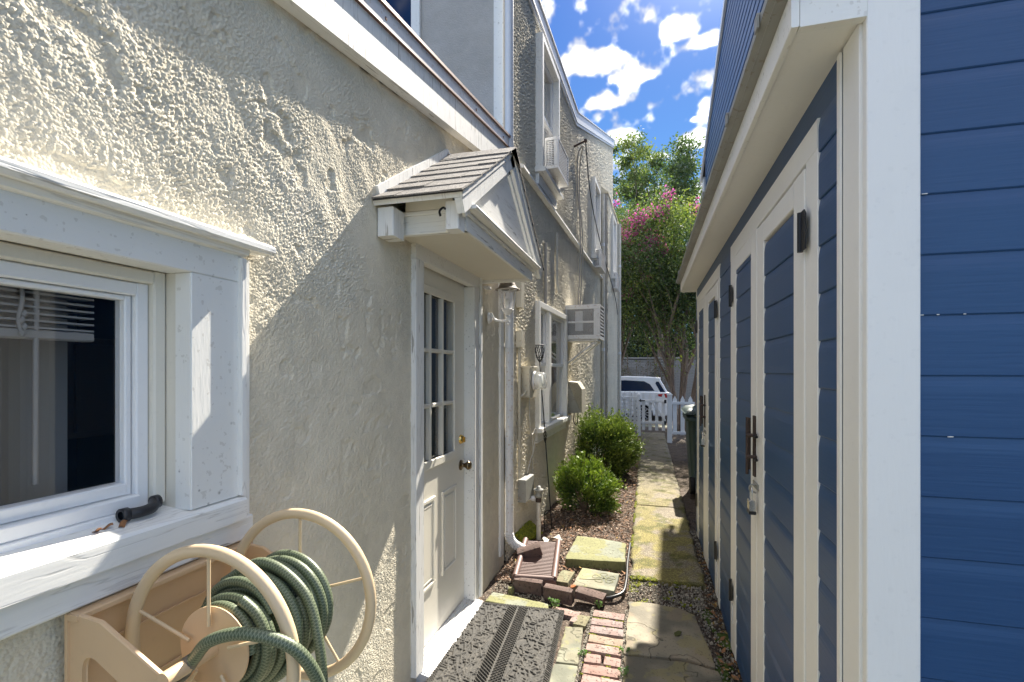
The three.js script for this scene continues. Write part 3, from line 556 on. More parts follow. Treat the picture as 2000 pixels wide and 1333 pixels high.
  for (const side of [1, -1]) {
    part(C, 'roof_deck', sBox(side, -1.095, -0.700, 0, sl, -0.022, 0), M.oldPaint);
    const n = 7, e = sl / n;
    for (let k = 0; k < n; k++) {
      const cuts = k % 2 ? [-1.092, -0.905, -0.690] : [-1.092, -0.985, -0.785, -0.690];
      for (let i = 0; i < cuts.length - 1; i++) {
        const j = rr(-0.006, 0.006), s0 = k * e - 0.014 + j, lift = 0.007 + rr(0, 0.006);
        part(C, 'shingle', sBox(side, cuts[i] + 0.0015, cuts[i + 1] - 0.0015, s0, s0 + e * 1.18, 0.003 + lift * 0.4, 0.003 + lift, 0.001, 0.006), M.shingle);
      }
      part(C, 'shingle_butt', sBox(side, -1.088, -0.692, k * e - 0.012, k * e + 0.01, 0.0005, 0.006, 0.0005, 0.004), M.shingleEdge);
    }
  }
  part(C, 'ridge_shingle', [...[0, 1, 2].map((k) => prism([[DR - 0.10, YR - 0.050], [DR, YR + 0.020 - k * 0.002], [DR + 0.10, YR - 0.050], [DR + 0.10, YR - 0.062], [DR, YR + 0.008], [DR - 0.10, YR - 0.062]], 'X', -1.092 + k * 0.134, -0.955 + k * 0.134))], M.shingle);
  part(C, 'flashing', [1, -1].map((side) => sBox(side, -1.100, -1.082, 0.05, sl + 0.02, 0.004, 0.045)), M.oldPaint);
  part(C, 'pediment', prism([[1.90, 2.205], [3.24, 2.205], [DR, 2.66]], 'X', -0.755, -0.738), M.oldPaint, 'peeling white gable board');
  part(C, 'rake_board', [1, -1].map((side) => sBox(side, -0.738, -0.706, 0.0, sl, -0.085, -0.023)), M.oldPaint);
  part(C, 'rake_moulding', [1, -1].map((side) => sBox(side, -0.738, -0.724, 0.05, sl - 0.04, -0.112, -0.086)), M.oldPaint);
  part(C, 'cornice', [prism([[-0.755, 2.218], [-0.690, 2.214], [-0.684, 2.206], [-0.69, 2.198], [-0.755, 2.198]], 'D', 1.93, 3.21), box(-0.755, -0.728, 2.180, 2.1975, 1.945, 3.195, 0.004)], M.oldPaint);
  part(C, 'beam', [box(-0.758, -0.740, 2.115, 2.18, 1.96, 3.18, 0.003)], M.oldPaint);
  part(C, 'beam', [box(-1.10, -0.741, 2.115, 2.205, 1.955, 1.985, 0.003), box(-1.10, -0.741, 2.195, 2.213, 1.94, 1.954, 0.003)], M.oldPaint);
  part(C, 'beam', [box(-1.10, -0.741, 2.115, 2.205, 3.155, 3.185, 0.003)], M.oldPaint);
  part(C, 'soffit', box(-1.10, -0.759, 2.135, 2.145, 1.986, 3.154, 0), M.cream);
  part(C, 'rafter_tail', [box(-1.095, -1.02, 2.085, 2.205, 1.835, 1.935, 0.004)], M.oldPaint);
  part(C, 'rafter_tail', [box(-0.80, -0.742, 2.10, 2.215, 1.865, 1.939, 0.004)], M.oldPaint);
  part(C, 'infill_board', box(-1.02, -0.80, 2.215, 2.29, 1.945, 1.965, 0), M.cream);
  part(C, 'hook', [tube([P(-0.80, 2.185, 1.866), P(-0.80, 2.183, 1.845), P(-0.81, 2.165, 1.832), P(-0.812, 2.15, 1.845)], 0.0045, 6)], M.iron);
}

// ───────────────────────── the two-storey house ─────────────────────────
const MA = -Math.atan(0.03836), mainX = (D) => -1.09 + 0.03836 * (D - 3.75);
const onMain = (g) => { g = Array.isArray(g) ? join(g) : g; g.rotateY(MA); g.translate(-1.09, 0, -3.75); return g; };   // local: X = out from the wall, D = along it from the corner
const mb = (D0, D1, y0, y1, o0, o1, b = 0.003) => onMain(box(o0, o1, y0, y1, D0 - 3.75, D1 - 3.75, b));
const topY = (D) => D < 6.84 ? 5.0 : 5.0 + (D - 6.84) * 0.368;
{
  const H = thing('stucco_house', 'two-storey cream stucco house along the alley with upstairs window units', 'house', [-1.09, 0, 4]);
  const holes = [[4.72, 6.02, 0.98, 2.16], [4.74, 5.42, 3.52, 4.78], [8.38, 9.05, 3.5, 4.75], [10.32, 10.85, 3.5, 4.7]];
  part(H, 'wall', stuccoFace(3.75, 7.0, -0.06, (d) => topY(d) + 0.05, 0.007, (d) => mainX(d) - 0.006, holes, 2.6, 0.35, 0.05), M.stucco);
  part(H, 'wall', stuccoFace(7.0, 11.72, -0.1, (d) => topY(d) + 0.05, 0.016, (d) => mainX(d) - 0.006, holes, 3.4, 0.30, 0.05), M.stucco);
  const back = (D0, D1, y0, y1) => mb(D0, D1, y0, y1, -0.28, -0.02, 0);
  part(H, 'wall', [back(3.76, 4.72, 0, 5), back(4.72, 6.02, 0, 0.98), back(4.72, 6.02, 2.16, 3.5), back(4.72, 5.42, 4.78, 5), back(5.42, 8.38, 2.16, 5), back(6.02, 11.7, 0, 3.5), back(8.38, 11.7, 4.8, 5.2), back(9.05, 10.32, 3.5, 4.8), back(10.85, 11.7, 3.5, 4.8),
    prism([[6.9, 5.0], [11.7, 5.0], [11.7, topY(11.7)], [6.9, topY(6.9)]], 'X', -1.24, -1.12)], M.stucco);
  // shallow projection at the street end
  part(H, 'wall', stuccoFace(9.62, 11.74, -0.1, () => 4.95, 0.017, (d) => mainX(d) + 0.112, [[10.32, 10.85, 3.5, 4.7]], 3.4, 0.30, 0.05), M.stucco);
  part(H, 'wall', mb(9.62, 9.70, -0.1, 4.95, -0.02, 0.112, 0), M.stuccoEnd);
  part(H, 'wall', [onMain(prism([[-0.02, 5.10], [0.14, 4.97], [0.14, 4.95], [-0.02, 4.95]], 'D', 5.85, 8.0))], M.stucco);
  // end wall that faces the camera above the wing's roof
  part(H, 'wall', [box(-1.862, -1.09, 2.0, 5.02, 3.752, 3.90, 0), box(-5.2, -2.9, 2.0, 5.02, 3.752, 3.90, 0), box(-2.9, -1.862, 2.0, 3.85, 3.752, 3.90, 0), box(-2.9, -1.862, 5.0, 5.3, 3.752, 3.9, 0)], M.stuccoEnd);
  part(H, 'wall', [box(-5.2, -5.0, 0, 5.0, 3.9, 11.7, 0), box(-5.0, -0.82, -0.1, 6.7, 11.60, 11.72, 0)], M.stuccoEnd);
  part(H, 'roof', [prism([[3.7, 5.0], [6.84, 5.0], [6.84, 5.08], [3.7, 5.08]], 'X', -5.3, -1.10), prism([[6.84, 5.0], [11.75, topY(11.75)], [11.75, topY(11.75) + 0.08], [6.84, 5.08]], 'X', -5.3, -1.06)], M.shingleEdge);
  part(H, 'corner_board', [box(-1.185, -1.105, 2.9, 5.0, 3.735, 3.7515, 0.003)], M.paint);
  // end window
  const EW = part(H, 'window', [box(-1.906, -1.826, 3.85, 5.1, 3.725, 3.7515, 0.003), box(-2.95, -2.87, 3.85, 5.1, 3.725, 3.7515, 0.003), box(-2.87, -1.906, 3.80, 3.86, 3.72, 3.7515, 0.003)], M.paint);
  part(EW, 'pane', box(-2.87, -1.906, 3.86, 5.0, 3.742, 3.746, 0), M.carGlass);
  // metal cornice: segments that climb towards the street
  const cor = (D0, D1, x0, x1, a, b) => onMain(prism([[D0 - 3.75, topY(D0) + a], [D1 - 3.75, topY(D1) + a], [D1 - 3.75, topY(D1) + b], [D0 - 3.75, topY(D0) + b]], 'X', x0, x1));
  for (const [a, b] of [[3.70, 5.28], [5.284, 6.84], [6.844, 8.35], [8.355, 10.0], [10.005, 11.76]]) part(H, 'cornice', [cor(a, b, -0.02, 0.034, -0.02, 0.115), cor(a, b, -0.02, 0.048, 0.116, 0.135), cor(a, b, -0.02, 0.022, -0.055, -0.021)], M.gutter);
  part(H, 'band', onMain([prism([[0, 3.325], [0.05, 3.298], [0.052, 3.275], [0, 3.268]], 'D', 0.35, 7.9)]), M.oldPaint);
  part(H, 'drainpipe_stub', onMain([tube([new THREE.Vector3(0.02, 2.85, -1.25), new THREE.Vector3(0.02, 2.2, -1.25)], 0.018, 6)]), M.cable);
  // windows on the alley side: frame proud of the wall, two sashes each
  function win(D0, D1, y0, y1, out, mull, label, base = 0) {
    const mb = (a, b, c, d, e, f, g) => onMain(box(e + base, f + base, c, d, a - 3.75, b - 3.75, g ?? 0.003));
    const F = part(H, 'window', [mb(D0, D0 + 0.055, y0, y1, -0.03, out), mb(D1 - 0.055, D1, y0, y1, -0.03, out), mb(D0 + 0.056, D1 - 0.056, y1 - 0.06, y1, -0.03, out), ...(mull ? [mb(mull - 0.045, mull + 0.045, y0, y1 - 0.061, -0.03, out - 0.004)] : [])], M.paint, label);
    part(F, 'sill', [mb(D0 - 0.03, D1 + 0.03, y0 - 0.045, y0 - 0.002, -0.03, out + 0.035), mb(D0, D1, y0 - 0.15, y0 - 0.048, -0.02, out * 0.5)], M.oldPaint);
    for (const [a, b] of mull ? [[D0 + 0.057, mull - 0.046], [mull + 0.046, D1 - 0.057]] : [[D0 + 0.057, D1 - 0.057]]) {
      const ym = (y0 + y1) / 2;
      for (const [c, d, o] of [[y0, ym + 0.015, -0.012], [ym - 0.015, y1 - 0.062, 0.006]]) part(F, 'sash', [mb(a, a + 0.035, c, d, o - 0.03, o), mb(b - 0.035, b, c, d, o - 0.03, o), mb(a + 0.036, b - 0.036, c, c + 0.035, o - 0.03, o), mb(a + 0.036, b - 0.036, d - 0.035, d, o - 0.03, o)], M.vinyl);
      part(F, 'pane', mb(a + 0.03, b - 0.03, y0 + 0.02, y1 - 0.08, -0.024, -0.022, 0), M.glass);
      part(F, 'blind', mb(a + 0.005, b - 0.005, y0, y1 - 0.06, -0.075, -0.07, 0), mat([0.16, 0.165, 0.17], { roughness: 0.8 }));
    }
  }
  win(4.66, 6.06, 0.965, 2.205, 0.045, 5.14, 'wide white twin window on the ground floor');
  win(4.68, 5.48, 3.50, 4.82, 0.072, 0, 'tall white upstairs window nearest the corner');
  win(8.33, 9.10, 3.46, 4.80, 0.06, 0);
  win(10.28, 10.90, 3.46, 4.74, 0.05, 0, undefined, 0.115);
}

// ───────────────────────── storage shed with two pairs of doors ─────────────────────────
// lap board on the alley side (faces -X): top edge tucked in, bottom edge proud
const cove = (s, h, t) => h > 0.05 ? [[0.012, h], [-0.001, h], [-t * 0.45, h - 0.010], [-t * 0.82, h - 0.022], [-t, h - 0.034], [-t, 0.003], [-t + 0.002, 0], [0.012, 0]] : [[0.012, h], [-t, h], [-t, 0.003], [-t + 0.002, 0], [0.012, 0]];
const lapX = (x, y, h, d0, d1, t = 0.011) => prism(cove(0, h, t).map((p) => [x + p[0], y + p[1]]), 'D', d0, d1, 1.3);
const lapD = (d, y, h, x0, x1, t = 0.011) => prism(cove(0, h, t).map((p) => [d + p[0], y + p[1]]), 'X', x0, x1, 1.3);
const SX = 0.463, EXPO = 0.1275;
const shed = thing('storage_shed', 'long navy blue storage shed with white trim and two pairs of doors', 'shed', [SX, 0, 3]);
{
  const rows = (d0, d1, y0, y1, x, to) => { for (let k = 0; k < 19; k++) { const y = -0.06 + k * EXPO + 0.003, h = Math.min(EXPO, y1 - y); if (y + EXPO < y0 + 0.02 || h < 0.02) continue; part(to, 'siding_board', lapX(x, Math.max(y, y0), y < y0 ? h - (y0 - y) : h, d0, d1, 0.006), M.siding); } };
  rows(1.366, 1.500, 0, 2.205, SX - 0.0115, shed);
  rows(2.938, 3.370, 0, 2.205, SX - 0.0115, shed);
  rows(4.86, 4.985, 0, 2.205, SX - 0.0115, shed);
  for (let k = 0; k < 20; k++) part(shed, 'siding_board', lapD(1.252, -0.045 + k * 0.1295, Math.min(0.1295, 2.5 + 0.045 - k * 0.1295), 0.555, 1.05, 0.0045), M.siding);
  for (const [x, k, w] of [[0.566, 15, 0.010], [0.560, 13, 0.009], [0.593, 13, 0.004], [0.640, 13, 0.004], [0.612, 11, 0.010]]) part(shed, 'paint_chip', box(x, x + w, -0.0445 + k * 0.1295, -0.0430 + k * 0.1295, 1.2452, 1.2475, 0), M.paint);
  part(shed, 'wall', [box(SX + 0.012, 1.0, -0.05, 2.40, 5.03, 5.045, 0), box(SX + 0.03, 0.99, -0.05, 2.5, 1.264, 1.276, 0), box(SX + 0.013, SX + 0.025, -0.05, 2.3, 1.29, 5.028, 0)], M.siding);
  part(shed, 'corner_board', box(SX - 0.006, 0.556, -0.06, 2.47, 1.228, 1.250, 0.002), M.trim);
  part(shed, 'corner_board', [box(SX - 0.012, SX + 0.012, -0.06, 2.29, 1.2505, 1.345, 0.002), box(SX - 0.018, SX - 0.0125, -0.06, 2.285, 1.345, 1.366, 0.001)], M.trim);
  part(shed, 'corner_board', box(SX - 0.010, SX + 0.012, -0.05, 2.29, 4.985, 5.05, 0.002), M.trim);
  part(shed, 'frieze_board', box(SX - 0.008, SX + 0.01, 2.205, 2.296, 1.367, 4.984, 0), M.siding);
  part(shed, 'soffit', box(0.327, SX + 0.02, 2.297, 2.306, 1.249, 5.058, 0), M.trim);
  for (const [a, b] of [[1.225, 2.62], [2.624, 3.86], [3.864, 5.062]]) part(shed, 'fascia', box(0.310, 0.3265, 2.288, 2.372, a, b, 0.002), M.paint);
  part(shed, 'end_board', prism([[0.3275, 2.286], [SX - 0.0065, 2.286], [SX - 0.0065, 2.47], [0.3275, 2.40]], 'D', 1.224, 1.2475), M.paint); part(shed, 'end_board', prism([[0.45, 2.455], [1.03, 2.46], [1.03, 2.715], [0.45, 2.468]], 'D', 1.20, 1.226), M.paint); part(shed, 'end_board', prism([[0.3275, 2.286], [SX, 2.286], [SX, 2.44], [0.3275, 2.39]], 'D', 5.058, 5.07), M.paint);
  part(shed, 'roof', prism([[0.285, 2.400], [1.02, 2.72], [1.02, 2.735], [0.285, 2.415]], 'D', 1.19, 5.085), M.shingleEdge);
  const slats = []; for (let k = 0; k < 62; k++) slats.push(box(0.3063, 0.3085, 2.332, 2.372, 1.24 + k * 0.062, 1.245 + k * 0.062, 0));
  part(shed, 'drip_edge', [prism([[0.285, 2.373], [0.32, 2.373], [0.32, 2.398], [0.285, 2.398]], 'D', 1.195, 5.08), prism([[0.270, 2.385], [0.289, 2.3725], [0.289, 2.40], [0.270, 2.405]], 'D', 1.195, 5.082)], M.grey);
  for (const d of [1.34, 1.83, 2.6, 3.6, 4.6]) part(shed, 'gutter_clip', [box(0.262, 0.32, 2.405, 2.412, d, d + 0.03, 0.001), box(0.262, 0.268, 2.375, 2.405, d, d + 0.03, 0.001)], M.grey);

  const hingePlate = (to, d, y, far, m) => part(to, 'hinge', [tube([P(SX - 0.034, y, d), P(SX - 0.034, y + 0.115, d)], 0.008, 8), prism(far ? [[d - 0.05, y + 0.02], [d, y], [d, y + 0.115], [d - 0.05, y + 0.095]] : [[d, y], [d + 0.05 * -1, y + 0.0], [d - 0.05, y + 0.1], [d - 0.035, y + 0.115], [d, y + 0.115]], 'X', SX - 0.034, SX - 0.031)], m);
  function doorPair(dA, dB, seam, stile, meet, trimN, trimF, bolts) {
    part(shed, 'door_trim', box(SX - 0.020, SX + 0.01, 0.0, 2.1215, trimN[0], trimN[1], 0.002), M.trim);
    part(shed, 'door_trim', box(SX - 0.020, SX + 0.01, 0.0, 2.1215, trimF[0], trimF[1], 0.002), M.trim);
    part(shed, 'door_trim', box(SX - 0.021, SX + 0.01, 2.122, 2.2045, trimN[0], trimF[1], 0.002), M.trim);
    for (const near of [true, false]) {
      const a = near ? dA : seam + 0.004, b = near ? seam - 0.004 : dB, sN = near ? stile : meet, sF = near ? meet : stile, y0 = near ? 0.03 : 0.02, y1 = near ? 2.108 : 2.118;
      const L = part(shed, 'shed_door', [box(SX - 0.024, SX + 0.008, y0, y1, a, a + sN, 0.003), box(SX - 0.024, SX + 0.008, y0, y1, b - sF, b, 0.003), box(SX - 0.024, SX + 0.008, y1 - 0.078, y1, a + sN, b - sF, 0.003)], M.trim);
      for (let k = 0; k < 17; k++) { const y = 0.030 + k * EXPO - 0.05, lo = Math.max(y, y0), hi = Math.min(y + EXPO, y1 - 0.078); if (hi - lo < 0.012) continue; part(L, 'siding_board', lapX(SX - 0.0145, lo, hi - lo - 0.0005, a + sN, b - sF, 0.0065), M.siding); }
      const hd = near ? a + 0.002 : b - 0.002;
      hingePlate(L, hd, 1.866, !near, M.darkMetal); hingePlate(L, hd, 0.285, !near, M.darkMetal);
      part(L, 'strap_hinge', box(SX - 0.029, SX - 0.0245, 0.175, 0.275, hd + (near ? 0.002 : -0.032), hd + (near ? 0.032 : -0.002), 0.001), M.metalWhite);
      if (!near) {
        const hx = SX - 0.058, hD = a + 0.01;
        part(L, 'handle', [tube([P(hx, 1.325, hD), P(hx, 1.085, hD + 0.004)], 0.006, 7), tube([P(hx + 0.015, 1.32, hD + 0.028), P(hx + 0.014, 1.10, hD + 0.03)], 0.0045, 6), tube([P(hx, 1.25, hD), P(SX - 0.026, 1.25, hD - 0.02)], 0.008, 7), tube([P(hx, 1.16, hD), P(SX - 0.026, 1.16, hD - 0.02)], 0.008, 7), box(SX - 0.032, SX - 0.024, 1.075, 1.33, hD - 0.006, hD + 0.03, 0.002)], M.rustyMetal);
        part(L, 'bolt', [1.25, 1.155].map((y) => [lathe([[0, 0.03], [0.010, 0.028], [0.013, 0.018], [0.009, 0.010], [0.009, 0]], P(SX - 0.024, y, seam - 0.035), 'X', 10).rotateY(0), tube([P(SX - 0.034, y + 0.004, hD), P(SX - 0.036, y - 0.003, seam - 0.02), P(SX - 0.034, y, seam - 0.05)], 0.006, 6)].map((g, i) => i ? g : (g.translate(0, 0, 0), g))).flat(), M.iron);
        part(L, 'hasp', [box(SX - 0.03, SX - 0.0245, 1.028, 1.055, seam - 0.045, seam + 0.05, 0.002), tube([P(SX - 0.028, 1.05, seam - 0.02), P(SX - 0.052, 1.045, seam - 0.02), P(SX - 0.054, 1.025, seam - 0.018), P(SX - 0.03, 1.015, seam - 0.02)], 0.004, 6)], M.grey);
      }
    }
  }
  doorPair(1.603, 2.862, 2.246, 0.108, 0.118, [1.500, 1.600], [2.866, 2.938]);
  doorPair(3.462, 4.775, 4.118, 0.108, 0.155, [3.370, 3.459], [4.779, 4.86]);
  function padlock(label, d) {
    const L = thing('padlock', label, 'padlock', [SX - 0.048, 0.95, d]), x = SX - 0.048;
    part(L, 'shackle', tube([P(x, 0.985, d - 0.014), P(x, 1.022, d - 0.014), P(x, 1.036, d - 0.007), P(x, 1.036, d + 0.007), P(x, 1.022, d + 0.014), P(x, 0.985, d + 0.014)], 0.0038, 8, 24), M.chrome);
    part(L, 'body', box(x - 0.012, x + 0.012, 0.944, 0.986, d - 0.024, d + 0.024, 0.004, 'D'), M.chrome);
    part(L, 'bumper', box(x - 0.014, x + 0.014, 0.930, 0.9435, d - 0.025, d + 0.025, 0.003, 'D'), M.black);
  }
  padlock('steel padlock with black foot on the nearer pair of shed doors', 2.226);
  padlock('steel padlock on the farther pair of shed doors, beside the bin', 4.098);
}

// ───────────────────────── neighbouring blue house above the shed ─────────────────────────
{
  const H = thing('blue_house', 'tall blue clapboard house behind the shed, its roof edge falling away', 'house', [1.0, 0, 6]);
  const rake = (d) => 6.342 - 0.3946 * (d - 6.893), dEnd = 9.19;
  for (let k = 0; k < 52; k++) {
    const y = 2.55 + k * 0.118, dt = Math.min(dEnd, 6.893 + (6.342 - (y + 0.118)) / 0.3946); if (dt < 1.6) break;
    part(H, 'siding_board', lapX(1.0, y, 0.118, 1.4, dt + 0.28 > dEnd ? dEnd : dt + 0.28, 0.014), M.siding);
  }
  part(H, 'wall', [prism([[1.4, -0.1], [dEnd, -0.1], [dEnd, rake(dEnd)], [1.4, rake(1.4)]], 'X', 1.005, 1.06), box(1.06, 8, -0.1, rake(dEnd), dEnd - 0.1, dEnd, 0), box(1.06, 8, -0.1, 8.3, 1.4, 1.5, 0)], M.siding);
  for (let k = 0; k < 66; k++) part(H, 'siding_board', lapD(1.39, -0.1 + k * 0.118, 0.118, 1.06, 5.2, 0.010), M.siding);
  part(H, 'corner_board', box(0.978, 1.05, 2.5, rake(dEnd) - 0.02, dEnd - 0.06, dEnd + 0.012, 0.003), M.siding);
  part(H, 'roof', prism([[1.1, rake(1.1)], [9.9, rake(9.9)], [9.9, rake(9.9) + 0.05], [1.1, rake(1.1) + 0.05]], 'X', 0.985, 8.2), M.shingleEdge);
  part(H, 'rake_board', prism([[1.1, rake(1.1) - 0.10], [9.92, rake(9.92) - 0.10], [9.92, rake(9.92) + 0.02], [1.1, rake(1.1) + 0.02]], 'X', 0.955, 0.984), M.gutter);
  part(H, 'downspout', [tube([P(1.02, rake(9.9) - 0.02, 9.8), P(1.02, rake(9.9) - 0.30, 9.8)], 0.035, 8), tube([P(0.975, rake(9.9) - 0.35, 9.72), P(1.0, rake(9.9) - 0.33, 9.8)], 0.02, 6)], M.gutter);
}

// ───────────────────────── white fence and gate ─────────────────────────
const picket = (x, d, y0, y1, w = 0.068, t = 0.018) => prism([[x - w / 2, y0], [x + w / 2, y0], [x + w / 2, y1 - 0.085], [x, y1], [x - w / 2, y1 - 0.085]], 'D', d, d + t);
{
  const DF = 11.9;
  const F = thing('lattice_fence', 'white picket fence with a lattice panel beside the stucco house', 'fence', [-0.5, 0, DF]);
  for (const x of [-0.66, -0.53, -0.40, -0.29]) part(F, 'picket', picket(x, DF + 0.03, 0.10, 1.04), M.fence);
  part(F, 'post', [box(-0.235, -0.160, -0.1, 0.965, DF - 0.01, DF + 0.065, 0.004), new THREE.ConeGeometry(0.054, 0.085, 4, 1).rotateY(Math.PI / 4).translate(-0.1975, 1.008, -(DF + 0.0275))], M.fence);
  part(F, 'rail', [box(-0.73, -0.236, 0.855, 0.915, DF, DF + 0.028), box(-0.73, -0.236, 0.20, 0.26, DF, DF + 0.028)], M.fence);
  part(F, 'post', box(-0.80, -0.735, -0.1, 0.98, DF - 0.01, DF + 0.065, 0.004), M.fence);
  const clip = (a, b, x0, x1, y0, y1) => { let [t0, t1] = [0, 1]; const dx = b[0] - a[0], dy = b[1] - a[1]; for (const [p, q] of [[-dx, a[0] - x0], [dx, x1 - a[0]], [-dy, a[1] - y0], [dy, y1 - a[1]]]) { const r = q / p; if (p < 0) t0 = Math.max(t0, r); else t1 = Math.min(t1, r); } return t0 < t1 - 0.02 ? [[a[0] + dx * t0, a[1] + dy * t0], [a[0] + dx * t1, a[1] + dy * t1]] : null; };
  for (let s = -1; s <= 1; s += 2) for (let k = -12; k < 14; k++) {
    const x = -0.48 + k * 0.098, seg = clip([x - 0.8, 0.55 - 0.8 * s], [x + 0.8, 0.55 + 0.8 * s], -0.73, -0.24, 0.265, 0.85); if (!seg) continue;
    const [[ax, ay], [bx, by]] = seg, n = 0.013 / Math.SQRT2; part(F, 'lattice_slat', prism([[ax - n * s, ay + n], [ax + n * s, ay - n], [bx + n * s, by - n], [bx - n * s, by + n]], 'D', DF + (s > 0 ? 0.0 : 0.008), DF + (s > 0 ? 0.0075 : 0.016)), M.fence);
  }
  const G = thing('garden_gate', 'white picket gate with a diagonal brace across the end of the path', 'gate', [0.15, 0, DF - 0.3]), DG = DF - 0.32;
  for (const x of [-0.09, 0.055, 0.20, 0.345]) part(G, 'picket', picket(x, DG + 0.03, 0.17, 1.03), M.fence);
  part(G, 'rail', [box(-0.14, 0.395, 0.80, 0.86, DG, DG + 0.028)], M.fence); part(G, 'rail', [box(-0.14, 0.395, 0.32, 0.38, DG, DG + 0.028)], M.fence);
  part(G, 'brace', prism([[0.07, 0.80], [0.125, 0.80], [0.395, 0.42], [0.395, 0.381], [0.375, 0.381]], 'D', DG + 0.003, DG + 0.026), M.fence);
  part(G, 'hinge', [box(0.36, 0.41, 0.79, 0.87, DG - 0.008, DG - 0.001, 0.002), box(0.36, 0.41, 0.31, 0.39, DG - 0.008, DG - 0.001, 0.002)], M.black);
  part(G, 'latch', [box(-0.19, -0.06, 0.83, 0.855, DG - 0.012, DG - 0.001, 0.002), box(-0.165, -0.14, 0.81, 0.88, DG - 0.02, DG - 0.0125, 0.002)], M.black);
  const R = thing('picket_fence', 'short white picket fence with a square post between gate and blue shed', 'fence', [0.6, 0, 11.2]), D2 = 11.25;
  part(R, 'post', [box(0.415, 0.515, -0.05, 0.99, D2 - 0.04, D2 + 0.06, 0.004), box(0.405, 0.525, 0.99, 1.012, D2 - 0.05, D2 + 0.07, 0.004), new THREE.ConeGeometry(0.07, 0.05, 4, 1).rotateY(Math.PI / 4).translate(0.465, 1.037, -D2 - 0.01)], M.fence);
  for (const x of [0.575, 0.735, 0.895]) part(R, 'picket', picket(x, D2 + 0.03, 0.12, 0.98, 0.085), M.fence);
  part(R, 'rail', box(0.516, 0.98, 0.79, 0.85, D2, D2 + 0.028), M.fence); part(R, 'rail', box(0.516, 0.98, 0.14, 0.20, D2, D2 + 0.028), M.fence);
}

// ───────────────────────── wheeled bin ─────────────────────────
{
  const B = thing('wheeled_bin', 'dark green wheeled bin standing behind the end of the shed', 'bin', [0.70, 0, 6.5]);
  const sect = (y, x0, x1, d0, d1, r = 0.05) => { const p = []; for (const [cx, cd, a] of [[x1 - r, d1 - r, 0], [x0 + r, d1 - r, 1], [x0 + r, d0 + r, 2], [x1 - r, d0 + r, 3]]) for (let k = 0; k <= 4; k++) { const t = (a + k / 4) * Math.PI / 2; p.push([cx + r * Math.cos(t), y, cd + r * Math.sin(t)]); } return p; };
  const loft = (ss) => { const pos = [], uv = [], idx = [], n = ss[0].length; ss.forEach((s) => s.forEach((q) => { pos.push(q[0], q[1], -q[2]); uv.push(q[0], q[1]); })); for (let r = 0; r < ss.length - 1; r++) for (let i = 0; i < n; i++) { const a = r * n + i, b = r * n + (i + 1) % n; idx.push(a, b, b + n, a, b + n, a + n); } for (const r of [0, ss.length - 1]) for (let i = 1; i < n - 1; i++) idx.push(r * n, r * n + i, r * n + i + 1); return raw(pos, uv, idx); };
  part(B, 'body', loft([sect(0.04, 0.47, 0.93, 6.30, 6.78), sect(0.90, 0.42, 0.97, 6.22, 6.86), sect(0.905, 0.395, 0.99, 6.19, 6.89), sect(0.985, 0.395, 0.99, 6.19, 6.89)]), M.bin);
  part(B, 'lid', loft([sect(0.988, 0.38, 1.0, 6.17, 6.91), sect(1.02, 0.38, 1.0, 6.17, 6.91), sect(1.055, 0.42, 0.97, 6.22, 6.86), sect(1.075, 0.50, 0.90, 6.32, 6.76)]), M.bin);
  part(B, 'handle', tube([P(0.50, 0.97, 6.20), P(0.50, 1.0, 6.12), P(0.88, 1.0, 6.12), P(0.88, 0.97, 6.20)], 0.016, 7), M.bin);
  for (const x of [0.44, 0.90]) part(B, 'wheel', [lathe([[0.04, 0], [0.10, 0], [0.105, 0.012], [0.105, 0.043], [0.10, 0.055], [0.04, 0.055]], P(x, 0.105, 6.27), 'X', 20)], M.tyre);
  B.position.x += 0.06; B.position.z -= 0.15;
}

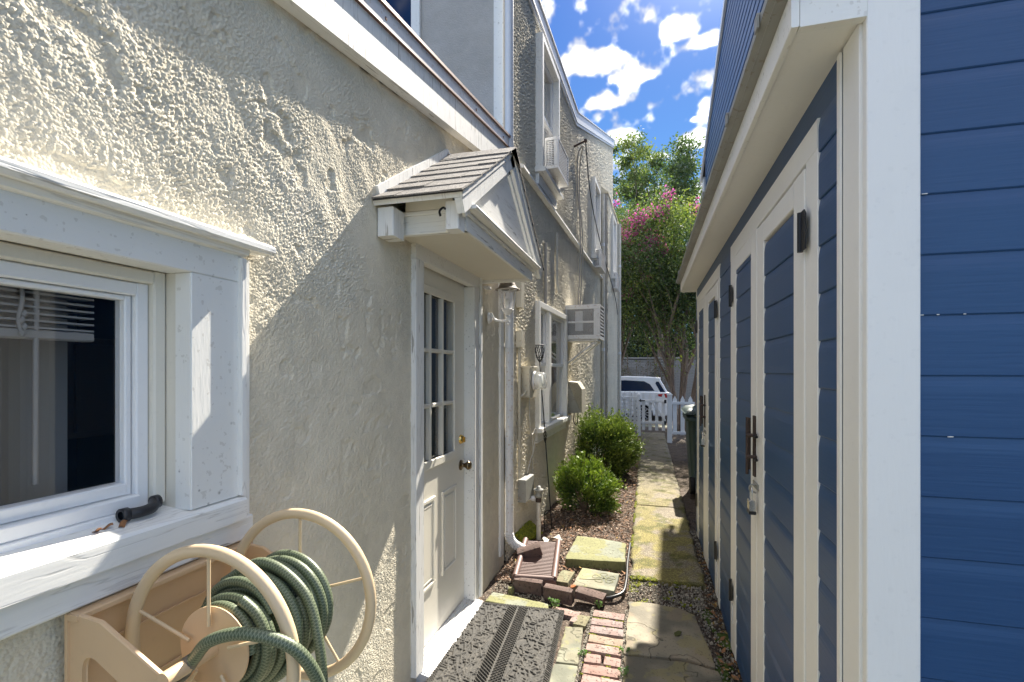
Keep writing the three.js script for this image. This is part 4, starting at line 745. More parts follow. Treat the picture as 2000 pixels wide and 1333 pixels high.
// ───────────────────────── parked car ─────────────────────────
{
  const D0 = 18.4, XR = 0.80, G0 = -0.372;                       // rear at XR, nose towards -X
  const K = thing('parked_car', 'white sport utility car parked in the street behind the fence', 'car', [-1.5, G0, D0 + 0.9]);
  const prof = (pts, z0, z1, bev) => { const s = new THREE.Shape(); pts.forEach(([x, y], i) => i ? s.lineTo(XR - x, G0 + y) : s.moveTo(XR - x, G0 + y)); const g = new THREE.ExtrudeGeometry(s, { depth: z1 - z0 - 2 * bev, bevelEnabled: true, bevelThickness: bev, bevelSize: bev, bevelSegments: 3, curveSegments: 8 }); g.translate(0, 0, -z1 + bev); return g; };
  // distances x run from the rear bumper forwards
  const arch = (c, r) => { const p = []; for (let k = 0; k <= 10; k++) { const t = Math.PI * (1 - k / 10); p.push([c + r * Math.cos(t) * 1, 0.33 + r * Math.sin(t)]); } return p; };
  const body = [[0.10, 0.34], [0.06, 0.55], [0.03, 0.75], [0.06, 0.95], [0.10, 1.08], [1.6, 1.10], [2.9, 1.06], [3.3, 1.04], [4.25, 0.93], [4.55, 0.78], [4.62, 0.5], [4.55, 0.26], ...arch(3.78, 0.38).reverse(), ...arch(0.95, 0.38).reverse(), [0.40, 0.30]];
  part(K, 'body', [prof(body, D0, D0 + 1.86, 0.05)], M.carPaint);
  part(K, 'roof', [prof([[0.12, 1.06], [0.26, 1.32], [0.40, 1.56], [0.40, 1.60], [0.75, 1.635], [1.5, 1.655], [2.3, 1.62], [2.75, 1.50], [3.35, 1.04]], D0 + 0.10, D0 + 1.76, 0.05)], M.carPaint);
  part(K, 'side_window', [prof([[0.56, 1.17], [0.72, 1.40], [0.92, 1.51], [1.6, 1.545], [2.2, 1.51], [2.6, 1.40], [2.98, 1.14]], D0 + 0.088, D0 + 0.14, 0.006)], M.carGlass);
  part(K, 'rear_window', [prof([[0.19, 1.13], [0.36, 1.14], [0.52, 1.44], [0.50, 1.50], [0.42, 1.50]], D0 + 0.088, D0 + 0.14, 0.006)], M.carGlass);
  part(K, 'spoiler', [prof([[0.36, 1.575], [0.80, 1.64], [0.80, 1.62], [0.40, 1.555]], D0 + 0.14, D0 + 1.70, 0.01)], M.carPaint);
  part(K, 'aerial', [prof([[0.86, 1.65], [1.0, 1.65], [0.88, 1.70]], D0 + 0.9, D0 + 0.94, 0.004)], M.carPaint);
  part(K, 'tail_light', [prof([[0.06, 0.92], [0.42, 0.99], [0.44, 1.05], [0.10, 1.075]], D0 - 0.012, D0 + 0.05, 0.01)], M.tail);
  part(K, 'door_line', [[1.35, 1.36], [2.35, 2.36]].map(([a, b]) => box(XR - b, XR - a, G0 + 0.36, G0 + 1.10, D0 - 0.0015, D0 + 0.02, 0)), M.dark);
  part(K, 'door_handle', [box(XR - 1.72, XR - 1.52, G0 + 0.93, G0 + 0.96, D0 - 0.03, D0 - 0.001, 0.006), box(XR - 2.72, XR - 2.52, G0 + 0.93, G0 + 0.96, D0 - 0.03, D0 - 0.001, 0.006)], M.carPaint);
  part(K, 'sill_trim', box(XR - 3.35, XR - 1.35, G0 + 0.24, G0 + 0.34, D0 - 0.006, D0 + 0.05, 0.004), M.black);
  for (const c of [0.95, 3.78]) for (const far of [0, 1]) {
    const x = XR - c, d = far ? D0 + 1.60 : D0 + 0.02, w = part(K, 'wheel', lathe([[0.23, 0.0], [0.31, 0.005], [0.335, 0.03], [0.335, 0.20], [0.31, 0.225], [0.23, 0.23]], P(x, G0 + 0.335, d + 0.23), 'D', 28), M.tyre);
    if (!far) { const sp = [lathe([[0.225, 0.0], [0.245, 0.012], [0.225, 0.024]], P(x, G0 + 0.335, d + 0.03), 'D', 28), lathe([[0, 0.03], [0.05, 0.03], [0.06, 0]], P(x, G0 + 0.335, d + 0.03), 'D', 14)]; for (let k = 0; k < 10; k++) { const s = box(-0.013, 0.013, 0.04, 0.232, 0, 0.016, 0.003); s.rotateZ(k * Math.PI / 5); s.translate(x, G0 + 0.335, -(d + 0.012)); sp.push(s); } part(w, 'rim', sp, M.alloy); part(w, 'brake_disc', lathe([[0, 0], [0.2, 0], [0.2, -0.01]], P(x, G0 + 0.335, d + 0.09), 'D', 20), M.dark); }
  }
}

// ───────────────────────── plants ─────────────────────────
// leaves as folded diamonds; list of [position, direction, length, width, colour]
function leaves(list) {
  const n = list.length, pos = new Float32Array(n * 18), col = new Float32Array(n * 18), nor = new Float32Array(n * 18);
  const a = new THREE.Vector3(), s = new THREE.Vector3(), u = new THREE.Vector3(), t = new THREE.Vector3(), v = [0, 1, 2, 3].map(() => new THREE.Vector3()), e1 = new THREE.Vector3(), e2 = new THREE.Vector3();
  list.forEach(([p, d, L, w, c], i) => {
    a.copy(d).normalize(); s.set(hash(i, 1, 3) - 0.5, hash(i, 2, 3) - 0.5, hash(i, 3, 3) - 0.5).cross(a).normalize(); u.crossVectors(a, s);
    v[0].copy(p); v[2].copy(p).addScaledVector(a, L); t.copy(p).addScaledVector(a, L * 0.5).addScaledVector(u, -w * 0.25);
    v[1].copy(t).addScaledVector(s, w * 0.5).addScaledVector(u, w * 0.4); v[3].copy(t).addScaledVector(s, -w * 0.5).addScaledVector(u, w * 0.4);
    [[0, 1, 2], [0, 2, 3]].forEach((f, k) => {
      e1.copy(v[f[1]]).sub(v[f[0]]); e2.copy(v[f[2]]).sub(v[f[0]]); e1.cross(e2).normalize();
      f.forEach((q, m) => { const o = i * 18 + k * 9 + m * 3; pos.set([v[q].x, v[q].y, v[q].z], o); col.set(c, o); nor.set([e1.x, e1.y, e1.z], o); });
    });
  });
  const g = new THREE.BufferGeometry(); g.setAttribute('position', new THREE.BufferAttribute(pos, 3)); g.setAttribute('normal', new THREE.BufferAttribute(nor, 3)); g.setAttribute('color', new THREE.BufferAttribute(col, 3));
  return g;
}
const dirv = () => new THREE.Vector3(gauss(), gauss(), gauss());
function shrub(label, X, D, r, h, n, leafL, cols) {
  const S = thing('shrub', label, 'shrub', [X, 0, D]), stems = [], L = [];
  const nC = Math.round(26 + r * 90);
  for (let k = 0; k < nC; k++) {
    const az = rnd() * Math.PI * 2, el = Math.asin(rr(-0.75, 1)), q = 0.66 + 0.50 * fbm(Math.cos(az) * 2 + 5, Math.sin(az) * 2 + el * 2, 3, 411 + Math.round(r * 10));
    const c = P(X + Math.cos(az) * Math.cos(el) * r * q, h * 0.44 + Math.sin(el) * h * 0.51 * q, D + Math.sin(az) * Math.cos(el) * r * q);
    c.y = Math.max(c.y, rr(0.05, 0.12));
    const mid = P(X + (c.x - X) * 0.35, c.y * 0.45, D + (-c.z - D) * 0.35);
    if (k % 2 === 0) stems.push(tube([P(X + gauss() * 0.03, 0, D + gauss() * 0.03), mid, c], 0.006 + r * 0.004, 5, 5));
    const m = Math.round(n / nC), out = c.clone().sub(P(X, h * 0.3, D)).normalize();
    for (let i = 0; i < m; i++) {
      const t = Math.pow(rnd(), 0.6), p = mid.clone().lerp(c, 0.35 + 0.72 * t).add(dirv().multiplyScalar(r * 0.20));
      const d = dirv().multiplyScalar(0.8).add(out); d.y += 0.45; if (p.y < 0.03) continue;
      const young = sstep(0.40, 0.98, t + 0.25 * gauss()) * (0.4 + 0.6 * hash(k, 3, 419)), cc = mix3(mix3(cols[0], cols[1], rnd()), cols[2], young);
      L.push([p, d, leafL * rr(0.6, 1.2), leafL * rr(0.35, 0.5), cc]);
    }
  }
  for (let k = 0; k < 16 + r * 40; k++) {                       // stray shoots past the outline
    const az = rnd() * 6.283, el = Math.asin(rr(-0.1, 1)), d = new THREE.Vector3(Math.cos(az) * Math.cos(el), Math.sin(el) + 0.25, -Math.sin(az) * Math.cos(el)).normalize(), a = P(X, h * 0.44, D).add(new THREE.Vector3(d.x * r * 0.8, d.y * h * 0.40, d.z * r * 0.8)), len = rr(0.25, 0.55) * r, b = a.clone().addScaledVector(d, len).add(dirv().multiplyScalar(0.02));
    stems.push(tube([a, b], 0.0025, 4));
    for (let i = 0; i < 26; i++) L.push([a.clone().lerp(b, rnd()), dirv().addScaledVector(d, 0.9), leafL * rr(0.6, 1.1), leafL * 0.42, mix3(cols[1], cols[2], rnd())]);
  }
  part(S, 'stem', stems, M.bark); part(S, 'foliage', leaves(L), M.leafGloss);
  return S;
}
shrub('small round bright green shrub in the mulch, nearest the stepping stones', -0.63, 5.32, 0.31, 0.585, 12000, 0.040, [[0.045, 0.10, 0.012], [0.11, 0.20, 0.025], [0.36, 0.48, 0.05]]);
shrub('large clipped green shrub against the stucco wall behind the small one', -0.70, 7.25, 0.52, 0.93, 24000, 0.05, [[0.036, 0.080, 0.014], [0.08, 0.15, 0.024], [0.30, 0.39, 0.06]]);

// tree: leaning stems that fork, with clumps of leaves towards the twig ends
function tree(name, label, o) {
  const S = thing(name, label, 'tree', [o.x, o.y0, o.d]), wood = [], L = [], F = [], tips = [];
  const grow = (p, dir, len, r, lev) => {
    const end = p.clone().addScaledVector(dir, len), mid = p.clone().lerp(end, 0.5).add(dirv().multiplyScalar(len * 0.05));
    const r1 = r * (lev > 1 ? 0.45 : 0.72); wood.push(taper(p, mid, r, (r + r1) / 2, lev > 2 ? 4 : 7), taper(mid, end, (r + r1) / 2, r1, lev > 2 ? 4 : 7));
    if (lev >= o.levels) { tips.push([end, dir]); return; }
    if (lev >= o.levels - 1 || (lev >= 2 && rnd() < 0.7) || (lev === 1 && o.low && rnd() < o.low)) tips.push([end.clone().lerp(mid, rnd()), dir]);
    const n = lev === 0 ? o.fork0 || 3 : 2 + (rnd() < 0.6 ? 1 : 0);
    for (let i = 0; i < n; i++) { const d = dir.clone().add(dirv().multiplyScalar(o.spread)).add(new THREE.Vector3(0, o.lift, 0)).normalize(); grow(end.clone().lerp(mid, i ? rnd() * 0.6 : 0), d, len * rr(0.62, 0.86), r1 * (i ? 0.8 : 1), lev + 1); }
  };
  for (let k = 0; k < o.stems; k++) {
    const a = k / o.stems * Math.PI * 2 + 0.4, lean = o.stems > 1 ? o.lean * rr(0.6, 1.2) : 0.04, d = new THREE.Vector3(Math.cos(a) * lean, 1, Math.sin(a) * lean).normalize();
    grow(P(o.x + Math.cos(a) * o.foot, o.y0, o.d - Math.sin(a) * o.foot), d, o.len * rr(0.85, 1.1), o.r * rr(0.8, 1.1), 0);
  }
  part(S, 'trunk', wood, M.bark);
  const per = Math.round(o.leaves / tips.length), centre = P(o.x, o.y0, o.d);
  tips.forEach(([p, dir], k) => {
    const tone = hash(k, 7, 431), fl = o.flower && hash(k, 9, 433) < o.flower(p), R = o.clump * rr(0.6, 1.25);
    for (let i = 0; i < per; i++) {
      const q = dirv(); q.y *= 0.7; const c = p.clone().addScaledVector(q, R), d = dirv().addScaledVector(dir, 0.5); d.y -= 0.25;
      if (o.keep && !o.keep(c)) continue;
      const cc = mix3(mix3(o.cols[0], o.cols[1], rnd()), o.cols[2], clamp(sstep(0.45, 0.95, tone) * 0.8 + 0.15 * gauss()));
      L.push([c, d, o.leaf * rr(0.6, 1.25), o.leaf * rr(0.4, 0.6), cc]);
    }
    if (fl) for (let i = 0; i < 120; i++) { const q = dirv(); F.push([p.clone().addScaledVector(q, R * 0.34).add(new THREE.Vector3(0, R * 0.35, 0)), dirv(), o.leaf * rr(0.5, 0.9), o.leaf * 0.6, mix3([0.52, 0.045, 0.28], [0.72, 0.20, 0.52], rnd())]); }
  });
  part(S, 'crown', leaves(L), M.leaf); if (F.length) part(S, 'blossom', leaves(F), M.petal, 'magenta flower clusters');
  return S;
}
seed = 4242;
tree('crape_myrtle', 'many-stemmed tree with magenta blossom just behind the white fence', { x: 0.86, y0: -0.2, d: 13.9, stems: 7, foot: 0.13, lean: 0.20, len: 1.95, r: 0.075, levels: 4, spread: 0.46, lift: 0.24, leaves: 62000, leaf: 0.085, clump: 0.50, fork0: 3, low: 0.35,
  cols: [[0.040, 0.090, 0.016], [0.11, 0.20, 0.030], [0.32, 0.40, 0.05]], flower: (p) => p.y > 4.4 ? 0.12 + 0.26 * sstep(0.9, -0.2, p.x) : 0.03 });
seed = 717;
tree('crape_myrtle', 'blossoming tree rising behind the far corner of the stucco house', { x: -1.25, y0: -0.2, d: 15.3, stems: 6, foot: 0.12, lean: 0.2, len: 2.1, r: 0.07, levels: 4, spread: 0.46, lift: 0.26, leaves: 55000, leaf: 0.085, clump: 0.50, fork0: 3, low: 0.3,
  cols: [[0.040, 0.090, 0.016], [0.11, 0.20, 0.030], [0.32, 0.40, 0.05]], flower: (p) => p.y > 3.4 ? 0.42 : 0.10 });
seed = 1234;
tree('street_tree', 'tall pale green tree across the street, its loose top against the sky', { x: 0.5, y0: -0.2, d: 24.9, stems: 1, foot: 0, lean: 0, len: 3.55, r: 0.24, levels: 5, spread: 0.52, lift: 0.17, low: 0.6, leaves: 42000, leaf: 0.15, clump: 0.42, fork0: 4,
  cols: [[0.06, 0.115, 0.022], [0.12, 0.19, 0.035], [0.26, 0.32, 0.06]] });
seed = 171;
tree('street_tree', 'dark tree behind the brick wall across the street, partly behind the house corner', { x: -3.6, y0: -0.2, d: 27, stems: 1, foot: 0, lean: 0, len: 3.0, r: 0.22, levels: 4, spread: 0.55, lift: 0.12, leaves: 20000, leaf: 0.18, clump: 0.6, fork0: 4,
  cols: [[0.022, 0.05, 0.014], [0.045, 0.085, 0.02], [0.09, 0.14, 0.03]] });
seed = 303;
tree('street_tree', 'leafy tree across the street, behind the stems of the blossoming tree', { x: 2.9, y0: -0.2, d: 27.5, stems: 1, foot: 0, lean: 0, len: 2.9, r: 0.2, levels: 4, spread: 0.55, lift: 0.12, leaves: 20000, leaf: 0.17, clump: 0.6, fork0: 4,
  cols: [[0.045, 0.085, 0.02], [0.08, 0.135, 0.03], [0.15, 0.20, 0.04]] });
// street side: pale brick wall and the bushes over it
{
  const Wl = thing('garden_wall', 'pale painted brick wall across the street behind the car', 'wall', [-0.5, -0.3, 24.6]);
  part(Wl, 'wall', box(-14, 14, -0.4, 2.10, 24.62, 24.85, 0), M.wallMortar);
  part(Wl, 'coping', box(-14, 14, 2.10, 2.18, 24.55, 24.9, 0.01), M.wallBrick);
  const g = [0, 1, 2].map(() => box(-0.103, 0.103, -0.032, 0.032, -0.006, 0.03, 0.003, 'X')), tones = [M.wallBrick, mat([0.26, 0.245, 0.22], { roughness: 0.9 }), mat([0.34, 0.325, 0.30], { roughness: 0.9 })], b = P(-0.5, -0.3, 24.6);
  let n = 0; const rest = [];
  for (let r = 0; r < 33; r++) for (let i = -34; i < 34; i++) {
    const x = i * 0.214 + (r % 2) * 0.107, y = -0.33 + r * 0.0735; if (y > 2.06) continue;
    const show = x > -1.75 && x < 1.15 && y > 0.9 && n < 300;
    if (!show) { rest.push([place(P(x, y, 24.61).sub(b), new THREE.Euler(), new THREE.Vector3(1, 1, 1))]); continue; }
    n++; const o = new THREE.Mesh(g[n % 3], tones[Math.floor(hash(r, i, 451) * 3)]); o.name = 'brick'; o.position.copy(P(x, y, 24.61 - 0.004 * hash(i, r, 453)).sub(b)); Wl.add(o);
  }
  instanced('bricks', null, null, g[0], M.wallBrick, rest, Wl);
}
function hedge(label, x0, x1, d, y0, y1, n, leaf, cols) {
  const S = thing('hedge', label, 'hedge', [(x0 + x1) / 2, y0, d]), L = [], st = [];
  for (let k = 0; k < n / 60; k++) {
    const x = rr(x0, x1), t = fbm(x * 0.9 + 3, d, 3, 461), top = lerp(y0 + (y1 - y0) * 0.55, y1, t), c = P(x, lerp(y0, top, Math.pow(rnd(), 1.35)), d + gauss() * 0.6), tone = rnd(), R = rr(0.18, 0.4);
    if (k % 6 === 0) st.push(tube([P(x + gauss() * 0.2, y0 - 0.4, d), P(x, (c.y + y0) / 2, d), c], 0.02, 4, 4));
    for (let i = 0; i < 60; i++) L.push([c.clone().addScaledVector(dirv(), R), dirv(), leaf * rr(0.6, 1.2), leaf * 0.5, mix3(mix3(cols[0], cols[1], rnd()), cols[2], sstep(0.5, 1, tone))]);
  }
  part(S, 'stem', st, M.bark); part(S, 'foliage', leaves(L), M.leaf);
}
seed = 555;
hedge('overgrown yellow green hedge rising behind the pale brick wall', -4.5, 4.5, 26.0, 1.7, 6.2, 84000, 0.13, [[0.06, 0.10, 0.022], [0.10, 0.15, 0.03], [0.20, 0.24, 0.05]]);
{
  const S = thing('wall_shrub', 'sparse twiggy shrub growing against the pale brick wall', 'shrub', [0.1, -0.3, 24.2]), st = [], L = [];
  for (let k = 0; k < 26; k++) { const x = rr(-1.3, 1.2), a = P(x, -0.3, 24.25), b = P(x + gauss() * 0.4, rr(1.5, 2.4), 24.2 + gauss() * 0.15), m = a.clone().lerp(b, 0.5).add(dirv().multiplyScalar(0.08)); st.push(tube([a, m, b], 0.012, 4, 5)); for (let i = 0; i < 26; i++) L.push([m.clone().lerp(b, Math.sqrt(rnd())).add(dirv().multiplyScalar(0.16)), dirv(), 0.09, 0.05, mix3([0.16, 0.10, 0.05], [0.20, 0.22, 0.06], rnd())]); }
  part(S, 'stem', st, M.bark); part(S, 'foliage', leaves(L), M.leaf);
}
seed = 31;
{
  // shredded bark in the planting bed, and litter along the edges
  const chip = new THREE.BoxGeometry(1, 0.16, 0.26), list = [], T0 = [[0.20, 0.13, 0.09], [0.30, 0.20, 0.14], [0.13, 0.085, 0.06], [0.40, 0.31, 0.24], [0.24, 0.14, 0.085]];
  const put = (X, D, y, s) => { const c = T0[Math.floor(rnd() * 5)], k = rr(0.7, 1.15); list.push([place(P(X, y, D), new THREE.Euler(gauss() * 0.35, rnd() * 6.3, gauss() * 0.35), new THREE.Vector3(s * rr(0.6, 1.5), s * rr(0.5, 1.2), s * rr(0.5, 1.3))), rgb(c[0] * k, c[1] * k, c[2] * k)]); };
  for (let i = 0; i < 15000; i++) { const D = 3.42 + 8.4 * Math.pow(rnd(), 1.5), X = rr(-1.06 + 0.038 * (D - 3.75), -0.135), y = 0.004 + 0.03 * sstep(-0.16, -0.4, X) * sstep(3.4, 4.2, D) + 0.012 * rnd(); put(X, D, y - 0.012, rr(0.012, 0.034)); }
  instanced('mulch', null, null, chip, M.chip, list);
  const lit = [], lg = new THREE.PlaneGeometry(1, 0.55, 2, 1); { const p = lg.attributes.position; for (let i = 0; i < p.count; i++) { p.setZ(i, 0.18 * Math.abs(p.getX(i))); if (Math.abs(p.getX(i)) > 0.4) p.setY(i, p.getY(i) * 0.25); } lg.rotateX(-Math.PI / 2); lg.computeVertexNormals(); }
  for (let i = 0; i < 520; i++) { const z = rnd(), D = z < 0.75 ? 3.5 + 6 * Math.pow(rnd(), 1.4) : rr(2.2, 4.5), X = z < 0.75 ? rr(-1.0 + 0.038 * (D - 3.75), -0.14) : rr(0.36, 0.45), k = rr(0.6, 1.2), s = rr(0.015, 0.04), c = rnd() < 0.3 ? [0.30, 0.20, 0.06] : [0.24, 0.12, 0.055]; lit.push([place(P(X, z < 0.75 ? 0.026 + 0.012 * rnd() : 0.006, D), new THREE.Euler(gauss() * 0.5, rnd() * 6.3, gauss() * 0.5), new THREE.Vector3(s, s, s)), rgb(c[0] * k, c[1] * k, c[2] * k)]); }
  instanced('leaf_litter', null, null, lg, mat([1, 1, 1], { roughness: 0.95 }), lit);
  const gl = [], pebble = new THREE.DodecahedronGeometry(1, 0);
  for (let i = 0; i < 5200; i++) {
    const z = rnd(); let X, D;
    if (z < 0.34) { X = rr(-0.34, -0.12) + (rnd() < 0.5 ? -0.005 : 0.0); D = rr(2.0, 3.2); X = rnd() < 0.6 ? rr(-0.135, -0.115) : rr(-0.345, -0.33); }
    else if (z < 0.62) { X = rr(0.30, 0.455); D = rr(1.9, 5.0); } else if (z < 0.85) { X = rr(-0.13, 0.36); D = rr(3.28, 3.68); } else { X = rr(-1.04, -0.55); D = rr(3.15, 3.6); }
    const k = rr(0.4, 1.3); gl.push([place(P(X, -0.010 + 0.012 * rnd(), D), new THREE.Euler(rnd() * 6, rnd() * 6, rnd() * 6), new THREE.Vector3(1, rr(0.5, 0.9), rr(0.6, 1)).multiplyScalar(rr(0.003, 0.009))), rgb(0.30 * k, 0.27 * k, 0.22 * k)]);
  }
  instanced('gravel', null, null, pebble, M.chip, gl);
  const ml = [], tuft = new THREE.IcosahedronGeometry(1, 0);
  const moss = (X, D, y, r) => ml.push([place(P(X, y, D), new THREE.Euler(rnd(), rnd() * 6, rnd()), new THREE.Vector3(r * rr(0.8, 1.4), r * rr(0.35, 0.7), r * rr(0.8, 1.4))), rgb(...mix3([0.09, 0.12, 0.012], [0.27, 0.27, 0.02], rnd()))]);
  const md2 = []; const dm = (X, D, y, r) => md2.push([place(P(X, y, D), new THREE.Euler(rnd(), rnd() * 6, rnd()), new THREE.Vector3(r, r * rr(0.4, 0.8), r))]);
  for (let i = 0; i < 2600; i++) { const D = rr(2.1, 3.35), X = 0.40 + 0.03 * Math.sin(D * 9) + gauss() * 0.03; if (fbm(X * 12, D * 6, 3, 471) > 0.46) dm(X, D, -0.012, rr(0.006, 0.014)); }
  for (let i = 0; i < 3800; i++) { const X = rr(-0.125, 0.34), D = rr(3.3, 3.80); if (fbm(X * 9, D * 9, 3, 473) > 0.50 + 0.25 * sstep(3.68, 3.8, D)) moss(X, D, D > 3.66 ? 0.014 : -0.006, rr(0.003, 0.008)); }
  for (let i = 0; i < 1800; i++) { const D = rr(3.5, 6.5), X = -0.128 + gauss() * 0.010; if (fbm(D * 4, 2, 3, 475) > 0.5) moss(X, D, 0.006, rr(0.004, 0.009)); }
  for (let i = 0; i < 1600; i++) { const t = rnd(), D = 4.0 + t * 0.42, X = mainX(D) + rr(0.01, 0.13) * (0.5 + t * 0.5); moss(X, D, 0.03 + 0.10 * sstep(0.13, 0, X - mainX(D)) + 0.01 * rnd(), rr(0.006, 0.014)); }
  for (let i = 0; i < 900; i++) { const k = Math.floor(rnd() * 10), D = 3.037 - k * 0.0965 + gauss() * 0.004, X = rr(-0.33, -0.14); if (fbm(X * 20, D * 20, 3, 477) > 0.52) moss(X, D, 0.004, rr(0.003, 0.006)); }
  instanced('moss', null, null, tuft, M.chip, ml);
  instanced('moss', null, null, tuft, M.mossDark, md2);
}
// weeds in the joints
{
  let k = 0; const spots = [[-0.575, 3.10, 0.055, 'pale green seedling growing at the mat corner below the upright bricks'], [-0.335, 2.62, 0.035, 'small weed in the joint left of the brick row, halfway along'], [-0.120, 2.70, 0.035, 'small weed between brick row and the large flagstone'], [-0.118, 2.50, 0.04, 'weed tuft in the joint between the near bricks and flagstone'], [-0.30, 3.19, 0.035, 'tiny weed in front of the last upright brick']];
  for (const [X, D, h, label] of spots) {
    const S = thing('weed', label, 'weed', [X, 0, D], 'weeds in the paving joints'), L = [], st = [];
    for (let i = 0; i < 9; i++) { const a = rnd() * 6.3, r = h * rr(0.2, 0.6), top = P(X + Math.cos(a) * r, h * rr(0.4, 1), D + Math.sin(a) * r); st.push(tube([P(X, -0.01, D), top], 0.0012, 4)); for (let j = 0; j < 3; j++) L.push([top.clone().add(dirv().multiplyScalar(0.004)), new THREE.Vector3(Math.cos(a + j - 1), 0.4, Math.sin(a + j - 1)), h * 0.4, h * 0.3, [0.16, 0.30, 0.06]]); }
    part(S, 'stem', st, M.plant); part(S, 'leaf', leaves(L), M.leaf); k++;
  }
}

// ───────────────────────── loose pieces on the ground ─────────────────────────
function doormat() {
  // rubber mat with moulded relief: woven sticks left and right, a pierced-looking band in the middle, corded border
  const w = 0.585, l = 1.02, nx = 195, nl = 340, st = 0.003, sticks = [];
  const r0 = seed; seed = 61; for (let i = 0; i < 560; i++) { const x = rnd() < 0.5 ? rr(-0.27, -0.075) : rr(0.075, 0.27), a = [0.3, -0.75, 1.25, -1.4][Math.floor(rnd() * 4)] + gauss() * 0.12; sticks.push([x, rr(-0.49, 0.49), Math.cos(a), Math.sin(a), rr(0.026, 0.046), rr(0.6, 1)]); } seed = r0;
  const hgt = new Float32Array((nx + 1) * (nl + 1)).fill(0.20);
  const at = (i, j) => j * (nx + 1) + i, X = (i) => (i / nx - 0.5) * w, Z = (j) => (j / nl - 0.5) * l;
  for (const [sx, sz, cx, sn, h, t] of sticks) { const i0 = Math.round((sx / w + 0.5) * nx), j0 = Math.round((sz / l + 0.5) * nl), R = 16;
    for (let j = Math.max(0, j0 - R); j <= Math.min(nl, j0 + R); j++) for (let i = Math.max(0, i0 - R); i <= Math.min(nx, i0 + R); i++) { const dx = X(i) - sx, dz = Z(j) - sz, a = Math.abs(dx * cx + dz * sn), b = Math.abs(dz * cx - dx * sn); if (a < h && b < 0.006) hgt[at(i, j)] = Math.max(hgt[at(i, j)], (0.45 + 0.55 * Math.sqrt(1 - (b / 0.006) ** 2)) * t); } }
  const pos = [], uv = [], idx = [];
  for (let j = 0; j <= nl; j++) for (let i = 0; i <= nx; i++) {
    const x = X(i), z = Z(j), bx = w / 2 - Math.abs(x), bz = l / 2 - Math.abs(z), b = Math.min(bx, bz); let h = hgt[at(i, j)];
    const ax = Math.abs(x);
    if (ax < 0.062) { const dg = ((x * Math.sign(x + 1e-9) + z) / 0.024 + 80) % 1, d2 = ((x * Math.sign(x + 1e-9) - z) / 0.024 + 80) % 1; h = ax < 0.006 || dg < 0.34 || (d2 < 0.30 && dg < 0.72) ? 0.95 : -0.1; }
    else if (ax < 0.070) h = 0.75;
    if (b < 0.028) { const s = bx < bz ? z : x, q = ((s + (bx < bz ? bx : bz) * 1.0) / 0.017 + 90) % 1; h = q < 0.55 ? 1.0 : 0.15; if (b < 0.004) h = 0.6; }
    pos.push(x, 0.004 + 0.010 * h + (b < 0.001 ? -0.008 : 0), z); uv.push(x, z);
  }
  for (let j = 0; j < nl; j++) for (let i = 0; i < nx; i++) { const a = at(i, j); idx.push(a, a + nx + 1, a + nx + 2, a, a + nx + 2, a + 1); }
  const o = single('doormat', 'dark rubber doormat with moulded woven pattern in front of the white door', 'doormat', raw(pos, uv, idx), M.rubber);
  o.position.copy(P(-0.762, 0.012, 2.525)); o.rotation.y = 0.06;
}
doormat();
function loose(name, label, cat, g, m, X, Y, D, rx, ry, rz, group) { const o = single(name, label, cat, g, m, group); o.position.copy(P(X, Y, D)); o.rotation.set(rx, ry, rz); return o; }
loose('brick', 'dark brick on edge under the brown splash block, nearest the door', 'brick', brickGeo(0.205, 0.062, 0.098, 21), M.brickDark, -0.790, 0.040, 3.285, 0.05, -0.05, 0.0);
loose('brick', 'chipped dark brick on edge, middle one of the upright edging', 'brick', brickGeo(0.205, 0.066, 0.100, 22), M.brickDark, -0.570, 0.036, 3.225, 0.08, -0.16, 0.01);
loose('brick', 'red brown brick lying low at the end of the upright edging beside the clover stone', 'brick', brickGeo(0.200, 0.085, 0.060, 23), M.brickDark, -0.365, 0.030, 3.270, 0.12, -0.20, -0.06);
loose('broken_brick', 'broken brown brick propped on the splash block under the drainpipe', 'brick', (() => { const g = brickGeo(0.19, 0.085, 0.085, 24); return g; })(), M.brickDark, -0.870, 0.135, 3.66, 0.25, 0.30, 0.24);
loose('paver', 'mossy yellow brick lying flat between splash block and clover stone', 'brick', brickGeo(0.105, 0.215, 0.06, 25), M.brickMossy, -0.575, 0.012, 3.52, 0, -0.10, 0);
loose('stone_fragment', 'rough pale stone stub in the corner behind the mat', 'stone', slabStone([[-0.02, -0.02], [0.02, -0.018], [0.018, 0.02], [-0.016, 0.018]], -0.02, 0.04, 0.006, 9), M.stoneMossy, -0.90, 0, 3.235, 0, 0.3, 0);
